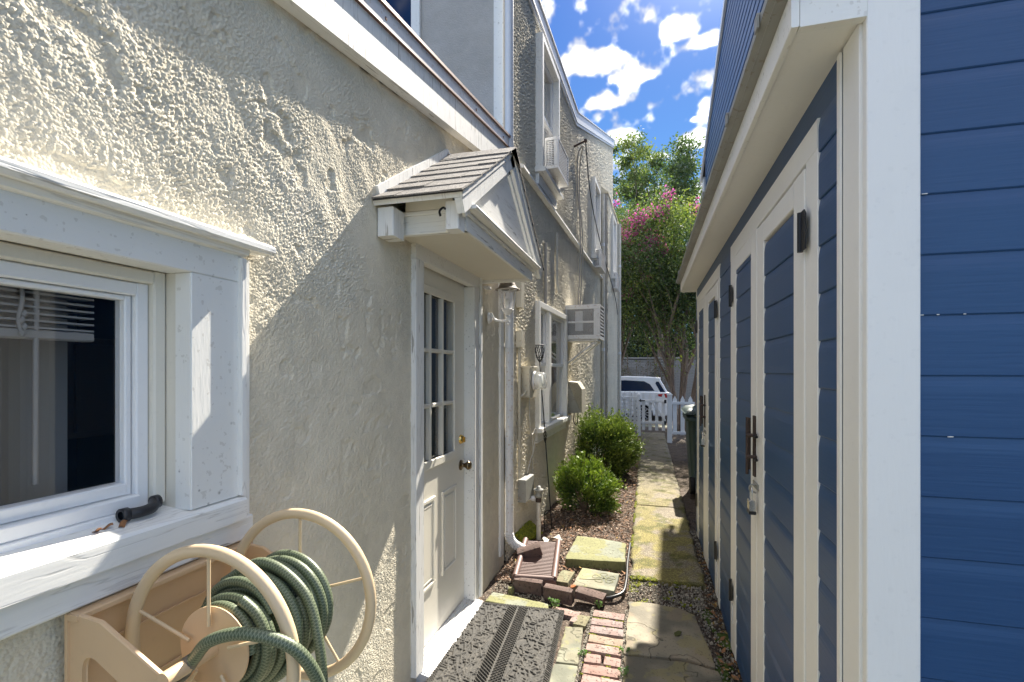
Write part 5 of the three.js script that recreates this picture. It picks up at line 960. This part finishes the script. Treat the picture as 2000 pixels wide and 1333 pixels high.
{
  const S = thing('splash_block', 'brown ribbed plastic splash block set under the drainpipe', 'splash block', [-0.80, 0.05, 3.62]);
  const X0 = -0.925, X1 = -0.655, A = 3.32, B = 3.93, y = (d) => 0.072 + 0.055 * (d - A) / (B - A);
  const sl = (d0, d1, x0, x1, a, b) => prism([[d0, y(d0) + a], [d1, y(d1) + a], [d1, y(d1) + b], [d0, y(d0) + b]], 'X', x0, x1);
  const rot = (g) => turnY(g, 0.12, -0.79, 3.6);
  part(S, 'tray', rot(sl(A, B, X0, X1, -0.02, 0)), M.splash);
  part(S, 'rim', rot(join(tube([P(X1, y(A) + 0.012, A), P(X1, y(B) + 0.012, B)], 0.022, 10), tube([P(X0, y(A) + 0.012, A), P(X0, y(B) + 0.012, B)], 0.022, 10), tube([P(X0, y(A) + 0.010, A), P(X1, y(A) + 0.010, A)], 0.020, 10), box(X0 - 0.01, X1 + 0.015, y(A) - 0.035, y(A) + 0.01, A - 0.018, A + 0.01, 0.006))), M.splash);
  const ribs = []; for (let k = 0; k < 26; k++) { const d = A + 0.05 + k * 0.0215; ribs.push(sl(d, d + 0.009, X0 + 0.02, X1 - 0.02, 0, 0.005)); } part(S, 'rib', rot(join(ribs)), M.splash, null, 'stuff');
}
single('stepping_stone', 'large square mossy stepping stone, the farther of the two beside the path', 'stepping stone', slabStone([[-0.615, 3.76], [-0.165, 3.815], [-0.175, 4.22], [-0.35, 4.29], [-0.60, 4.31]], -0.01, 0.072, 0.006, 11), M.stoneMossy);
{
  const S = thing('stepping_stone', 'square stepping stone with a carved flower, behind the upright bricks', 'stepping stone', [-0.35, 0, 3.53]);
  part(S, 'slab', slabStone([[-0.50, 3.385], [-0.215, 3.365], [-0.200, 3.66], [-0.475, 3.70]], -0.02, 0.040, 0.004, 12), M.stonePale);
  const ctr = [-0.30, 3.55], pet = []; for (let k = 0; k < 5; k++) { const a = k * 1.257 + 0.4, q = []; for (let i = 0; i <= 10; i++) { const t = i / 10 * Math.PI * 2, r = 0.055 * Math.sin(t / 2), b = a + 0.42 * Math.sin(t); q.push(P(ctr[0] + Math.cos(b) * (0.018 + r * 1.2), 0.040, ctr[1] + Math.sin(b) * (0.018 + r * 1.2))); } pet.push(tube(q, 0.0028, 5, 24)); }
  part(S, 'carved_flower', [...pet, tube([P(-0.32, 0.041, 3.53), P(-0.40, 0.041, 3.50), P(-0.47, 0.041, 3.49)], 0.003, 5), lathe([[0, 0.010], [0.010, 0.007], [0.014, 0]], P(ctr[0], 0.037, ctr[1]), 'Y', 10)], M.stoneMossy);
}
single('garden_edging', 'thin black plastic edging curving round the clover stone along the path', 'edging', tube([P(-0.145, 0.03, 4.35), P(-0.150, 0.03, 3.9), P(-0.146, 0.03, 3.55), P(-0.165, 0.025, 3.38), P(-0.225, 0.015, 3.325), P(-0.30, 0.0, 3.315)], 0.011, 8, 40), M.black);
single('rag', 'torn pale scrap of cloth lying on the mulch beside the drainpipe end', 'rag', (() => { const g = new THREE.PlaneGeometry(0.20, 0.07, 16, 6), p = g.attributes.position; for (let i = 0; i < p.count; i++) { const x = p.getX(i), y = p.getY(i); p.setXYZ(i, x, 0.02 + 0.02 * Math.sin(x * 40 + y * 60) + 0.02 * fbm(x * 30, y * 30, 3, 3), y * (1 - Math.abs(x) * 3.5) + 0.015 * Math.sin(x * 30)); } g.computeVertexNormals(); g.rotateY(0.9); g.translate(-0.80, 0.025, -4.22); return g; })(), mat([0.62, 0.60, 0.52], { roughness: 0.95 }));
for (const [X, D, l] of [[0.165, 2.955, 'curled brown leaf lying on the large flagstone']]) loose('fallen_leaf', l, 'leaf', slabStone([[-0.025, -0.012], [0.0, -0.018], [0.026, -0.004], [0.016, 0.014], [-0.016, 0.012]], 0, 0.006, 0.003, 13), mat([0.07, 0.075, 0.02], { roughness: 0.9 }), X, 0.018, D, 0.1, 0.6, 0.15);
loose('fallen_leaf', 'curled orange leaf on top of the low brick beside the clover stone', 'leaf', slabStone([[-0.02, -0.010], [0.0, -0.014], [0.022, -0.003], [0.012, 0.012], [-0.014, 0.010]], 0, 0.005, 0.003, 14), mat([0.42, 0.15, 0.05], { roughness: 0.9 }), -0.475, 0.092, 3.245, 0.3, 0.2, 0.2);
loose('twig', 'thin dry twig on the flagstone next to the shed', 'twig', tube([P(-0.08, 0, 0), P(-0.02, 0.012, 0.01), P(0.09, 0.004, -0.02)], 0.0022, 5, 10), mat([0.45, 0.38, 0.28]), 0.245, 0.012, 2.40, 0, 0.9, 0);

// ───────────────────────── hose reel and hose ─────────────────────────
{
  const R = thing('hose_reel', 'tan metal hose reel with two wire-spoked wheels hung under the window sill', 'hose reel', [-1.09, 0.97, 0.88]);
  const ax = [-0.822, 0.974], D1 = 0.762, D2 = 1.022;
  part(R, 'back_plate', [box(-1.068, -1.060, 0.72, 1.058, 0.672, 1.100, 0.002), box(-1.060, -1.036, 1.046, 1.058, 0.672, 1.100, 0.002), ...[0.97, 0.845].map((y) => box(-1.0598, -1.056, y, y + 0.006, 0.70, 1.09, 0.001))], M.tan);
  const armShape = (d, t) => { const s = new THREE.Shape(); s.moveTo(-1.060, 1.058); s.lineTo(-0.985, 1.050); s.lineTo(-0.80, 0.955); s.quadraticCurveTo(-0.765, 0.93, -0.80, 0.905); s.lineTo(-1.060, 0.68); s.lineTo(-1.060, 1.058);
    const h = new THREE.Path(); h.moveTo(-1.028, 0.955); h.quadraticCurveTo(-1.025, 0.99, -0.995, 0.98); h.lineTo(-0.895, 0.925); h.quadraticCurveTo(-0.875, 0.905, -0.89, 0.888); h.lineTo(-1.0, 0.79); h.quadraticCurveTo(-1.028, 0.775, -1.028, 0.80); s.holes.push(h);
    const bolt = new THREE.Path(); bolt.absarc(-1.005, 1.02, 0.005, 0, 6.3); s.holes.push(bolt);
    const g = new THREE.ExtrudeGeometry(s, { depth: t, bevelEnabled: true, bevelSize: 0.002, bevelThickness: 0.002, bevelSegments: 1, curveSegments: 8 }); g.translate(0, 0, -d - t); return g; };
  part(R, 'bracket_arm', armShape(0.678, 0.006), M.tan); part(R, 'bracket_arm', armShape(1.080, 0.006), M.tan);
  for (const D of [D1, D2]) {
    const g = new THREE.TorusGeometry(0.196, 0.0125, 14, 72); g.scale(1, 1, 1); g.translate(ax[0], ax[1], -D);
    const Wh = part(R, 'wheel', g, M.tanRim);
    for (let k = 0; k < 5; k++) { const a = Math.PI / 2 + k * Math.PI * 2 / 5; part(Wh, 'spoke', tube([P(ax[0] + Math.cos(a) * 0.05, ax[1] + Math.sin(a) * 0.05, D), P(ax[0] + Math.cos(a) * 0.190, ax[1] + Math.sin(a) * 0.190, D)], 0.0035, 7), M.tanRim); }
    part(Wh, 'disc', lathe([[0, 0.006], [0.078, 0.006], [0.082, 0.003], [0.082, -0.002], [0, -0.002]], P(ax[0], ax[1], D + (D === D1 ? 0.012 : -0.010)), 'D', 36), M.tan);
  }
  part(R, 'axle', tube([P(ax[0], ax[1], 0.668), P(ax[0], ax[1], 1.092)], 0.014, 10), M.tan);
  part(R, 'drum', lathe([[0.05, 0], [0.05, 0.25]], P(ax[0], ax[1], D1 + 0.01), 'D', 24).rotateX(0), M.tan);
  part(R, 'inlet', [tube([P(ax[0] - 0.01, ax[1] - 0.045, 0.64), P(ax[0] - 0.01, ax[1] - 0.03, 0.70)], 0.016, 10)], M.black);
  const H = thing('garden_hose', 'green braided garden hose coiled on the tan reel, one end hanging down', 'hose', [-0.82, 0.97, 0.88]);
  const coil = (R0, Da, Db, turns, ph, wob) => { const q = [], n = turns * 18; for (let i = 0; i <= n; i++) { const t = i / n, a = ph + i / 18 * Math.PI * 2, r = R0 + wob * Math.sin(i * 0.61 + ph) * 0.5 + wob * Math.sin(i * 0.23); q.push(P(ax[0] + Math.cos(a) * r, ax[1] + Math.sin(a) * r - 0.006, lerp(Da, Db, t) + 0.006 * Math.sin(a * 0.5 + ph))); } return tube(q, 0.0105, 10, n * 2, false, 38); };
  part(H, 'coil', coil(0.075, 0.788, 0.998, 9, 0, 0.003), M.hose);
  part(H, 'coil', coil(0.092, 0.992, 0.800, 8, 1.2, 0.004), M.hose);
  part(H, 'coil', coil(0.109, 0.865, 0.996, 5, 2.5, 0.005), M.hose);
  part(H, 'coil', coil(0.100, 0.83, 0.90, 2, 0.6, 0.010), M.hose);
  part(H, 'hose_end', tube([P(ax[0] - 0.09, ax[1] + 0.075, 0.885), P(ax[0] + 0.0, ax[1] + 0.123, 0.90), P(ax[0] + 0.110, ax[1] + 0.068, 0.90), P(ax[0] + 0.158, ax[1] - 0.03, 0.885), P(ax[0] + 0.172, ax[1] - 0.16, 0.88), P(ax[0] + 0.168, ax[1] - 0.32, 0.875), P(ax[0] + 0.18, 0.40, 0.88), P(ax[0] + 0.16, 0.06, 0.9), P(ax[0] + 0.05, 0.02, 1.0)], 0.0105, 10, 90, false, 38), M.hose);
  part(H, 'leader', tube([P(ax[0] + 0.012, ax[1] + 0.012, 0.718), P(ax[0] + 0.055, ax[1] + 0.055, 0.712), P(ax[0] + 0.125, ax[1] + 0.075, 0.72), P(ax[0] + 0.205, ax[1] + 0.050, 0.745), P(ax[0] + 0.235, ax[1] - 0.02, 0.775), P(ax[0] + 0.225, ax[1] - 0.10, 0.80), P(ax[0] + 0.17, ax[1] - 0.16, 0.82)], 0.0115, 10, 60, false, 38), M.hose);
  part(H, 'coupling', [lathe([[0, 0], [0.0165, 0], [0.0175, 0.004], [0.0175, 0.018], [0.014, 0.020], [0.0155, 0.024], [0.0155, 0.040], [0.0125, 0.055], [0.0115, 0.055]], P(0, 0, 0), 'Y', 14)].map((g) => { g.rotateZ(-Math.PI / 4); g.translate(ax[0] - 0.028, ax[1] - 0.026, -0.719); return g; }), mat([0.17, 0.16, 0.14], { metalness: 0.6, roughness: 0.5 }), 'grey metal hose coupling');
}
// on the window sill
single('pipe_elbow', 'black plastic pipe elbow lying on the window sill', 'pipe', [tube([P(-1.098, 1.206, 0.808), P(-1.088, 1.206, 0.835), P(-1.092, 1.208, 0.862), P(-1.106, 1.214, 0.880)], 0.0125, 10, 16), lathe([[0.009, -0.006], [0.0155, -0.006], [0.0155, 0.008], [0.009, 0.008]], P(-1.099, 1.206, 0.804), 'D', 14), lathe([[0.009, -0.006], [0.0155, -0.006], [0.0155, 0.006], [0.009, 0.006]], P(-1.107, 1.215, 0.882), 'D', 14)], M.black);
[[-1.088, 0.742], [-1.094, 0.765], [-1.083, 0.79]].forEach(([X, D], i) => loose('dead_leaf', ['curled brown leaf on the sill, farthest from the black elbow', 'brown leaf on the sill between two other dead leaves', 'curled brown leaf on the sill next to the black elbow'][i], 'leaf', (() => { const g = new THREE.PlaneGeometry(0.022, 0.012, 6, 3), p = g.attributes.position; for (let k = 0; k < p.count; k++) p.setZ(k, 0.005 * Math.sin(p.getX(k) * 180) + 0.003 * Math.cos(p.getY(k) * 300)); g.rotateX(-Math.PI / 2); g.computeVertexNormals(); return g; })(), M.deadLeaf, X, 1.198 - (X + 1.19) * 0.0 - 0.006, D, 0, i * 1.1, 0, 'dead leaves on the window sill'));

// ───────────────────────── on the walls ─────────────────────────
{
  const L = thing('wall_lantern', 'white carriage lantern with weathered dome beside the door under the hood', 'lantern', [-1.085, 1.95, 3.30]), x = -0.955, d = 3.335;
  part(L, 'wall_plate', lathe([[0, 0.022], [0.022, 0.020], [0.036, 0.010], [0.042, 0]], P(-1.086, 1.895, d - 0.02), 'X', 18).applyMatrix4(new THREE.Matrix4()), M.metalWhite);
  part(L, 'arm', [tube([P(-1.07, 1.93, d - 0.02), P(-1.045, 1.885, d - 0.015), P(-0.99, 1.872, d - 0.005), P(x, 1.882, d), P(x, 1.905, d)], 0.009, 8, 24), tube([P(x + 0.004, 1.875, d), P(x + 0.018, 1.86, d), P(x + 0.006, 1.845, d), P(x - 0.004, 1.858, d)], 0.005, 6, 14), lathe([[0.006, 0], [0.014, 0.006], [0.008, 0.014], [0.008, 0.03]], P(x, 1.895, d), 'Y', 12)], M.metalWhite);
  const hexr = (r, y) => [0, 1, 2, 3, 4, 5].map((k) => P(x + r * Math.cos(k * Math.PI / 3), y, d + r * Math.sin(k * Math.PI / 3)));
  const lo = hexr(0.042, 1.955), hi = hexr(0.064, 2.095);
  part(L, 'base', lathe([[0.010, 1.915 - 1.915], [0.026, 0.010], [0.038, 0.028], [0.044, 0.034], [0.044, 0.042], [0, 0.042]], P(x, 1.915, d), 'Y', 6), M.metalWhite);
  part(L, 'cage', lo.map((p, k) => tube([p, hi[k]], 0.0045, 6)).concat([tube([...hi], 0.006, 6, 36, true)]), M.metalWhite);
  for (let k = 0; k < 6; k++) { const a = lo[k], b = lo[(k + 1) % 6], c = hi[(k + 1) % 6], e = hi[k]; part(L, 'pane', raw([a, b, c, a, c, e].flatMap((p) => [p.x, p.y, p.z])), M.glass); }
  part(L, 'bulb', lathe([[0, 0.075], [0.012, 0.07], [0.016, 0.055], [0.012, 0.02], [0.012, 0]], P(x, 1.957, d), 'Y', 12), M.vinyl);
  part(L, 'dome', lathe([[0.086, 2.088 - 2.09], [0.088, 0.006], [0.066, 0.016], [0.060, 0.030], [0.050, 0.052], [0.034, 0.068], [0.014, 0.076], [0.010, 0.084], [0.014, 0.090], [0, 0.096]], P(x, 2.092, d), 'Y', 18), mat([0.36, 0.32, 0.27], { map: T.rust, roughness: 0.7 }));
}
single('wall_sensor', 'small white sensor block under the hood beam above the lantern', 'sensor', box(-1.09, -1.05, 2.085, 2.105, 3.20, 3.26, 0.004), M.metalWhite);
{
  const D = thing('downspout', 'white round downspout at the house corner ending in a ribbed elbow', 'downspout', [-1.045, 0, 3.68]), X = -1.043, d = 3.69;
  part(D, 'pipe', tube([P(X, 5.0, d), P(X, 1.70, d)], 0.034, 16), M.gutter);
  part(D, 'pipe', tube([P(X, 1.699, d), P(X, 0.46, d)], 0.0335, 16), M.metalWhite);
  part(D, 'pipe', tube([P(X, 0.459, d), P(X, 0.25, d)], 0.034, 16), M.metalWhite);
  const rings = []; for (let k = 0; k < 9; k++) { const t = k / 8 * 1.22, cx = X + 0.11, cy = 0.25, q = new THREE.TorusGeometry(0.034, 0.0045, 6, 20); q.rotateX(Math.PI / 2); q.rotateZ(t); q.translate(cx - Math.cos(t) * 0.11, cy - Math.sin(t) * 0.11, -(d + 0.015 * t)); rings.push(q); }
  const arc = []; for (let k = 0; k <= 8; k++) { const t = k / 8 * 1.22; arc.push(P(X + 0.11 - Math.cos(t) * 0.11, 0.25 - Math.sin(t) * 0.11, d + 0.015 * t)); } arc.push(arc[8].clone().add(new THREE.Vector3(0.085, -0.035, -0.005)));
  part(D, 'elbow', [tube(arc, 0.0335, 16, 40), ...rings], M.metalWhite);
  for (const y of [1.70, 3.05]) part(D, 'strap', [lathe([[0.0365, 0], [0.0365, 0.045]], P(X, y, d), 'Y', 18), box(-1.10, X - 0.02, y + 0.01, y + 0.035, d - 0.004, d + 0.004, 0)], M.gutter);
}
for (const [D, o, r, y1, l] of [[9.5, 0.05, 0.034, 4.9, 'grey downspout in the angle before the projecting end of the stucco house'], [11.55, 0.17, 0.034, 4.9, 'pale downspout right at the far corner of the stucco house']]) {
  const S = thing('downspout', l, 'downspout', [mainX(D) + o, 0, D]), X = mainX(D) + o; part(S, 'pipe', tube([P(X, y1, D), P(X, 0.05, D)], r, 12), M.pvc); for (const y of [1.9, 3.9]) part(S, 'strap', lathe([[r + 0.003, 0], [r + 0.003, 0.06]], P(X, y, D), 'Y', 14), M.gutter);
}
single('corner_post', 'pale wooden corner board closing the far end of the stucco house', 'board', mb(11.50, 11.78, -0.05, 4.9, 0.10, 0.142), M.pvc);
{
  const S = thing('electric_meter', 'beige electric meter box with round glass meter facing the alley', 'electric meter', [-1.06, 1.42, 4.3]), D = 4.30, X = mainX(D);
  part(S, 'box', [mb(D - 0.10, D + 0.13, 1.285, 1.555, 0, 0.075, 0.006), mb(D - 0.105, D + 0.135, 1.545, 1.562, 0, 0.085, 0.003)], M.beige);
  part(S, 'collar', lathe([[0, 0], [0.088, 0], [0.088, 0.02], [0.080, 0.024]], P(X + 0.075, 1.43, D + 0.02), 'X', 24), M.metalWhite);
  part(S, 'meter', [lathe([[0, 0], [0.060, 0], [0.060, 0.055], [0, 0.055]], P(X + 0.10, 1.43, D + 0.02), 'X', 20)], M.vinyl);
  part(S, 'glass_cover', lathe([[0.080, 0], [0.079, 0.07], [0.068, 0.088], [0, 0.09]], P(X + 0.099, 1.43, D + 0.02), 'X', 24), mat([0.85, 0.86, 0.84], { transmission: 0.75, thickness: 0, roughness: 0.12 }));
  const C = thing('conduit', 'beige electric conduit running down the wall behind the downspout', 'conduit', [-1.06, 1, 4.06]), Xc = mainX(4.06) + 0.02;
  part(C, 'pipe', tube([P(Xc, 1.80, 4.06), P(Xc, 0.60, 4.06)], 0.014, 8), M.beige); part(C, 'junction_box', mb(4.02, 4.12, 1.72, 1.86, 0, 0.05, 0.004), M.beige); part(C, 'junction_box', mb(4.08, 4.34, 0.39, 0.585, 0, 0.075, 0.006), M.grey);
  part(C, 'pipe', tube([P(Xc + 0.0, 1.30, 4.06), P(Xc + 0.02, 1.31, 4.12), P(mainX(4.2) + 0.04, 1.35, 4.21)], 0.011, 7), M.beige);
  part(C, 'coupling', tube([P(Xc, 1.20, 4.06), P(Xc, 1.16, 4.06)], 0.018, 8), M.beige);
  single('junction_box', 'small beige junction box high on the wall behind the lantern', 'junction box', mb(4.02, 4.12, 2.06, 2.28, 0, 0.05, 0.004), M.beige);
}
single('meter_cable', 'loose white cable hanging in loops below the electric meter', 'cable', [tube([P(mainX(4.4) + 0.02, 1.28, 4.38), P(mainX(4.4) + 0.03, 1.05, 4.36), P(mainX(4.4) + 0.035, 0.93, 4.42), P(mainX(4.5) + 0.05, 0.98, 4.50), P(mainX(4.5) + 0.04, 0.80, 4.46), P(mainX(4.4) + 0.03, 0.70, 4.38), P(mainX(4.4) + 0.02, 0.60, 4.30)], 0.006, 6, 50), tube([P(mainX(4.5) + 0.02, 0.93, 4.5), P(mainX(4.5) + 0.02, 0.5, 4.5)], 0.006, 6)], M.pvc);
{
  const S = thing('gas_pipe', 'rusty white gas pipe with regulator rising from the mulch', 'gas pipe', [-0.93, 0, 4.25]), x = -0.93, d = 4.25;
  part(S, 'riser', tube([P(x, -0.05, d), P(x, 0.36, d)], 0.020, 10), M.pvc);
  part(S, 'riser', tube([P(x, 0.36, d), P(x, 0.40, d)], 0.026, 10), M.rustyMetal);
  part(S, 'regulator', [lathe([[0, 0], [0.034, 0.002], [0.036, 0.02], [0.024, 0.03], [0.030, 0.055], [0.044, 0.062], [0.044, 0.075], [0.020, 0.082], [0.018, 0.10], [0, 0.102]], P(x, 0.40, d), 'Y', 14)], M.grey);
  part(S, 'branch', tube([P(x, 0.42, d), P(x - 0.04, 0.395, d), P(x - 0.09, 0.385, d), P(mainX(d), 0.385, d)], 0.014, 9, 20), M.metalWhite);
  part(S, 'elbow', lathe([[0.018, 0], [0.024, 0.004], [0.024, 0.03], [0.018, 0.034]], P(x - 0.065, 0.388, d), 'X', 12), M.metalWhite);
}
{
  const S = thing('garden_torch_stake', 'black iron garden stake with open basket top leaning before the window', 'garden stake', [-0.87, 0, 4.56]);
  const top = P(-0.944, 1.60, 4.36), foot = P(-0.868, -0.05, 4.58); part(S, 'pole', tube([foot, top], 0.005, 6), M.iron);
  const ring = (y, r) => { const q = []; for (let k = 0; k < 14; k++) q.push(top.clone().add(new THREE.Vector3(Math.cos(k / 14 * 6.283) * r, y, Math.sin(k / 14 * 6.283) * r))); return tube(q, 0.0035, 5, 28, true); };
  const ribs = []; for (let k = 0; k < 6; k++) for (const s of [-1, 1]) { const q = []; for (let i = 0; i <= 6; i++) { const t = i / 6, a = k * Math.PI / 3 + s * t * 1.1, r = i === 0 ? 0.004 : 0.042 * Math.pow(Math.sin(t * 2.2), 0.7); q.push(top.clone().add(new THREE.Vector3(Math.cos(a) * r, t * 0.155, Math.sin(a) * r))); } ribs.push(tube(q, 0.0026, 5, 16)); }
  part(S, 'basket', [...ribs, ring(0.155, 0.040), ring(0.045, 0.034)], M.iron);
  const b = top.clone().lerp(foot, 0.42), kn = []; for (let k = 0; k < 4; k++) { const a = k * 1.571; kn.push(tube([b.clone().add(new THREE.Vector3(0, 0.06, 0)), b.clone().add(new THREE.Vector3(Math.cos(a) * 0.016, 0.03, Math.sin(a) * 0.016)), b.clone().add(new THREE.Vector3(Math.cos(a + 0.8) * 0.014, -0.01, Math.sin(a + 0.8) * 0.014)), b.clone().add(new THREE.Vector3(0, -0.05, 0))], 0.003, 5, 12)); }
  part(S, 'twist', kn, M.iron);
  part(S, 'foot', tube([P(-0.93, -0.04, 4.52), P(-0.925, 0.20, 4.53), P(-0.88, 0.205, 4.55), P(-0.872, 0.19, 4.56)], 0.004, 5, 14), M.iron);
}
{
  const S = thing('utility_box', 'grey green utility box with sloped cover on the wall above the large shrub', 'utility box', [-0.9, 1.17, 6.4]);
  part(S, 'housing', onMain(prism([[0.0, 0.975], [0.175, 0.985], [0.175, 1.28], [0.12, 1.365], [0.0, 1.375]], 'D', 2.56, 2.80)), M.grey);
  part(S, 'cover', onMain(prism([[0.178, 0.985], [0.184, 0.985], [0.184, 1.285], [0.126, 1.374], [0.0, 1.384], [0.0, 1.3765], [0.123, 1.367], [0.178, 1.281]].slice(0, 8), 'D', 2.545, 2.815)), M.beige);
  part(S, 'cable', [tube([P(mainX(6.45) + 0.06, 0.98, 6.42), P(mainX(6.45) + 0.05, 0.85, 6.44), P(mainX(6.5) + 0.08, 0.80, 6.5), P(mainX(6.5) + 0.1, 0.98, 6.48)], 0.006, 5, 20)], M.black);
}
// window air conditioners
function aircon(label, D0, D1, y0, y1, o0, o1, big) {
  const S = thing('air_conditioner', label, 'air conditioner', [mainX(D0), y0, D0]), t = big ? 0.055 : 0.03;
  const fr = (a, b, c, d, w, e0, e1) => [];
  part(S, 'case', [mb(D0 + 0.012, D1 - 0.012, y0, y0 + 0.02, o0, o1), mb(D0 + 0.012, D1 - 0.012, y1 - 0.015, y1, o0, o1), mb(D0 + 0.012, D1 - 0.012, y0 + 0.021, y1 - 0.016, o0, o0 + 0.02),
    mb(D0, D0 + 0.011, y0, y0 + t, o0, o1), mb(D0, D0 + 0.011, y1 - t, y1, o0, o1), mb(D0, D0 + 0.011, y0 + t + 0.001, y1 - t - 0.001, o1 - t * 1.5, o1), mb(D0, D0 + 0.011, y0 + t + 0.001, y1 - t - 0.001, o0, o0 + t * 0.5), mb(D1 - 0.011, D1, y0, y1, o0, o1),
    mb(D0 + 0.013, D0 + 0.03, y0 + 0.021, y1 - 0.016, o1 - 0.012, o1 + 0.001), mb(D1 - 0.03, D1 - 0.013, y0 + 0.021, y1 - 0.016, o1 - 0.012, o1 + 0.001)], M.metalWhite);
  part(S, 'core', mb(D0 + 0.05, D1 - 0.05, y0 + 0.025, y1 - 0.02, o0 + 0.03, o1 - 0.05, 0), M.dark);
  const a0 = o0 + t * 0.5 + 0.002, a1 = o1 - t * 1.5 - 0.002, ya = y0 + t + 0.002, yb = y1 - t - 0.002;
  if (big) { const n = 26, w = (a1 - a0) / n; for (let k = 0; k < n; k++) part(S, 'grille_slat', mb(D0 + 0.003, D0 + 0.009, ya, yb, a0 + k * w, a0 + k * w + w * 0.42, 0), M.metalWhite); part(S, 'grille_bar', [mb(D0 + 0.0, D0 + 0.010, (ya + yb) / 2 - 0.012, (ya + yb) / 2 + 0.012, a0 - 0.002, a1 + 0.002, 0)], M.metalWhite); part(S, 'motor', [mb(D0 + 0.018, D0 + 0.045, ya + 0.05, yb - 0.02, lerp(a0, a1, 0.3), lerp(a0, a1, 0.62), 0.01)], M.metalWhite); }
  else { const n = 14, h = (yb - ya) / n; for (let k = 0; k < n; k++) part(S, 'grille_slat', onMain(prism([[a0, ya + k * h], [a1, ya + k * h], [a1, ya + k * h + h * 0.5], [a0, ya + k * h + h * 0.5]], 'D', D0 - 3.75 + 0.001, D0 - 3.75 + 0.009)), M.metalWhite); part(S, 'grille_bar', [0.33, 0.66].map((q) => mb(D0 - 0.001, D0 + 0.010, ya, yb, lerp(a0, a1, q) - 0.004, lerp(a0, a1, q) + 0.004, 0)), M.metalWhite); }
  const n2 = 9, h2 = (y1 - y0 - 0.05) / n2; for (let k = 0; k < n2; k++) part(S, 'louvre', mb(D0 + 0.031, D1 - 0.031, y0 + 0.026 + k * h2, y0 + 0.026 + k * h2 + h2 * 0.35, o1 - 0.014, o1 - 0.002, 0), M.metalWhite);
  return S;
}
aircon('white air conditioner in the upstairs window nearest the corner', 4.86, 5.40, 3.555, 3.87, 0.05, 0.185, false);
aircon('white air conditioner in the middle upstairs window, half way along the wall', 8.42, 9.02, 3.28, 3.60, 0.02, 0.155, false);
aircon('white air conditioner in the farthest upstairs window beside the downspout', 10.3, 10.84, 3.22, 3.55, 0.12, 0.235, false);
{
  const S = aircon('large white air conditioner on two struts past the ground floor window', 6.13, 6.58, 1.915, 2.345, -0.01, 0.435, true);
  part(S, 'strut', onMain(tube([new THREE.Vector3(0.40, 1.91, -2.43), new THREE.Vector3(0.0, 1.60, -2.43)], 0.012, 6)), M.metalWhite); part(S, 'strut', onMain(tube([new THREE.Vector3(0.40, 1.91, -2.78), new THREE.Vector3(0.0, 1.60, -2.78)], 0.012, 6)), M.metalWhite);
  part(S, 'tray', mb(6.15, 6.56, 1.895, 1.912, 0.0, 0.40, 0), M.metalWhite);
}
// wires
const onW = (D, y, o = 0.02) => P(mainX(D) + o, y, D);
single('cable', 'service cables dropping down the stucco wall from the bracket under the cornice', 'cable', [tube([onW(6.75, 4.62, 0.12), onW(6.80, 4.55, 0.05), onW(6.88, 4.2), onW(6.90, 3.4, 0.06), onW(6.95, 2.45)], 0.010, 6, 40), tube([onW(6.78, 4.62, 0.12), onW(6.95, 4.5, 0.05), onW(7.05, 4.0), onW(7.08, 3.4, 0.06), onW(7.1, 2.4)], 0.009, 6, 40)], M.cable);
single('cable_bracket', 'small iron cable bracket on the wall under the cornice', 'bracket', [tube([onW(6.72, 4.60, 0), onW(6.72, 4.66, 0.16)], 0.014, 6), lathe([[0, -0.03], [0.022, -0.02], [0.022, 0.02], [0, 0.03]], onW(6.72, 4.66, 0.16), 'Y', 8)], M.rustyMetal);
single('slack_wire', 'black wire sagging from the bracket to the far corner', 'wire', tube([onW(6.72, 4.64, 0.16), onW(7.6, 4.20, 0.10), onW(8.9, 3.72, 0.10), onW(10.6, 3.10, 0.16), onW(11.7, 2.75, 0.12)], 0.008, 6, 50), M.black);
single('conduit', 'short vertical pipe low on the stucco wall left of the large air conditioner', 'conduit', tube([onW(5.55, 3.1), onW(5.55, 2.55), onW(5.58, 2.42, 0.03)], 0.016, 7, 20), M.pvc);

renderer.render(scene, camera);
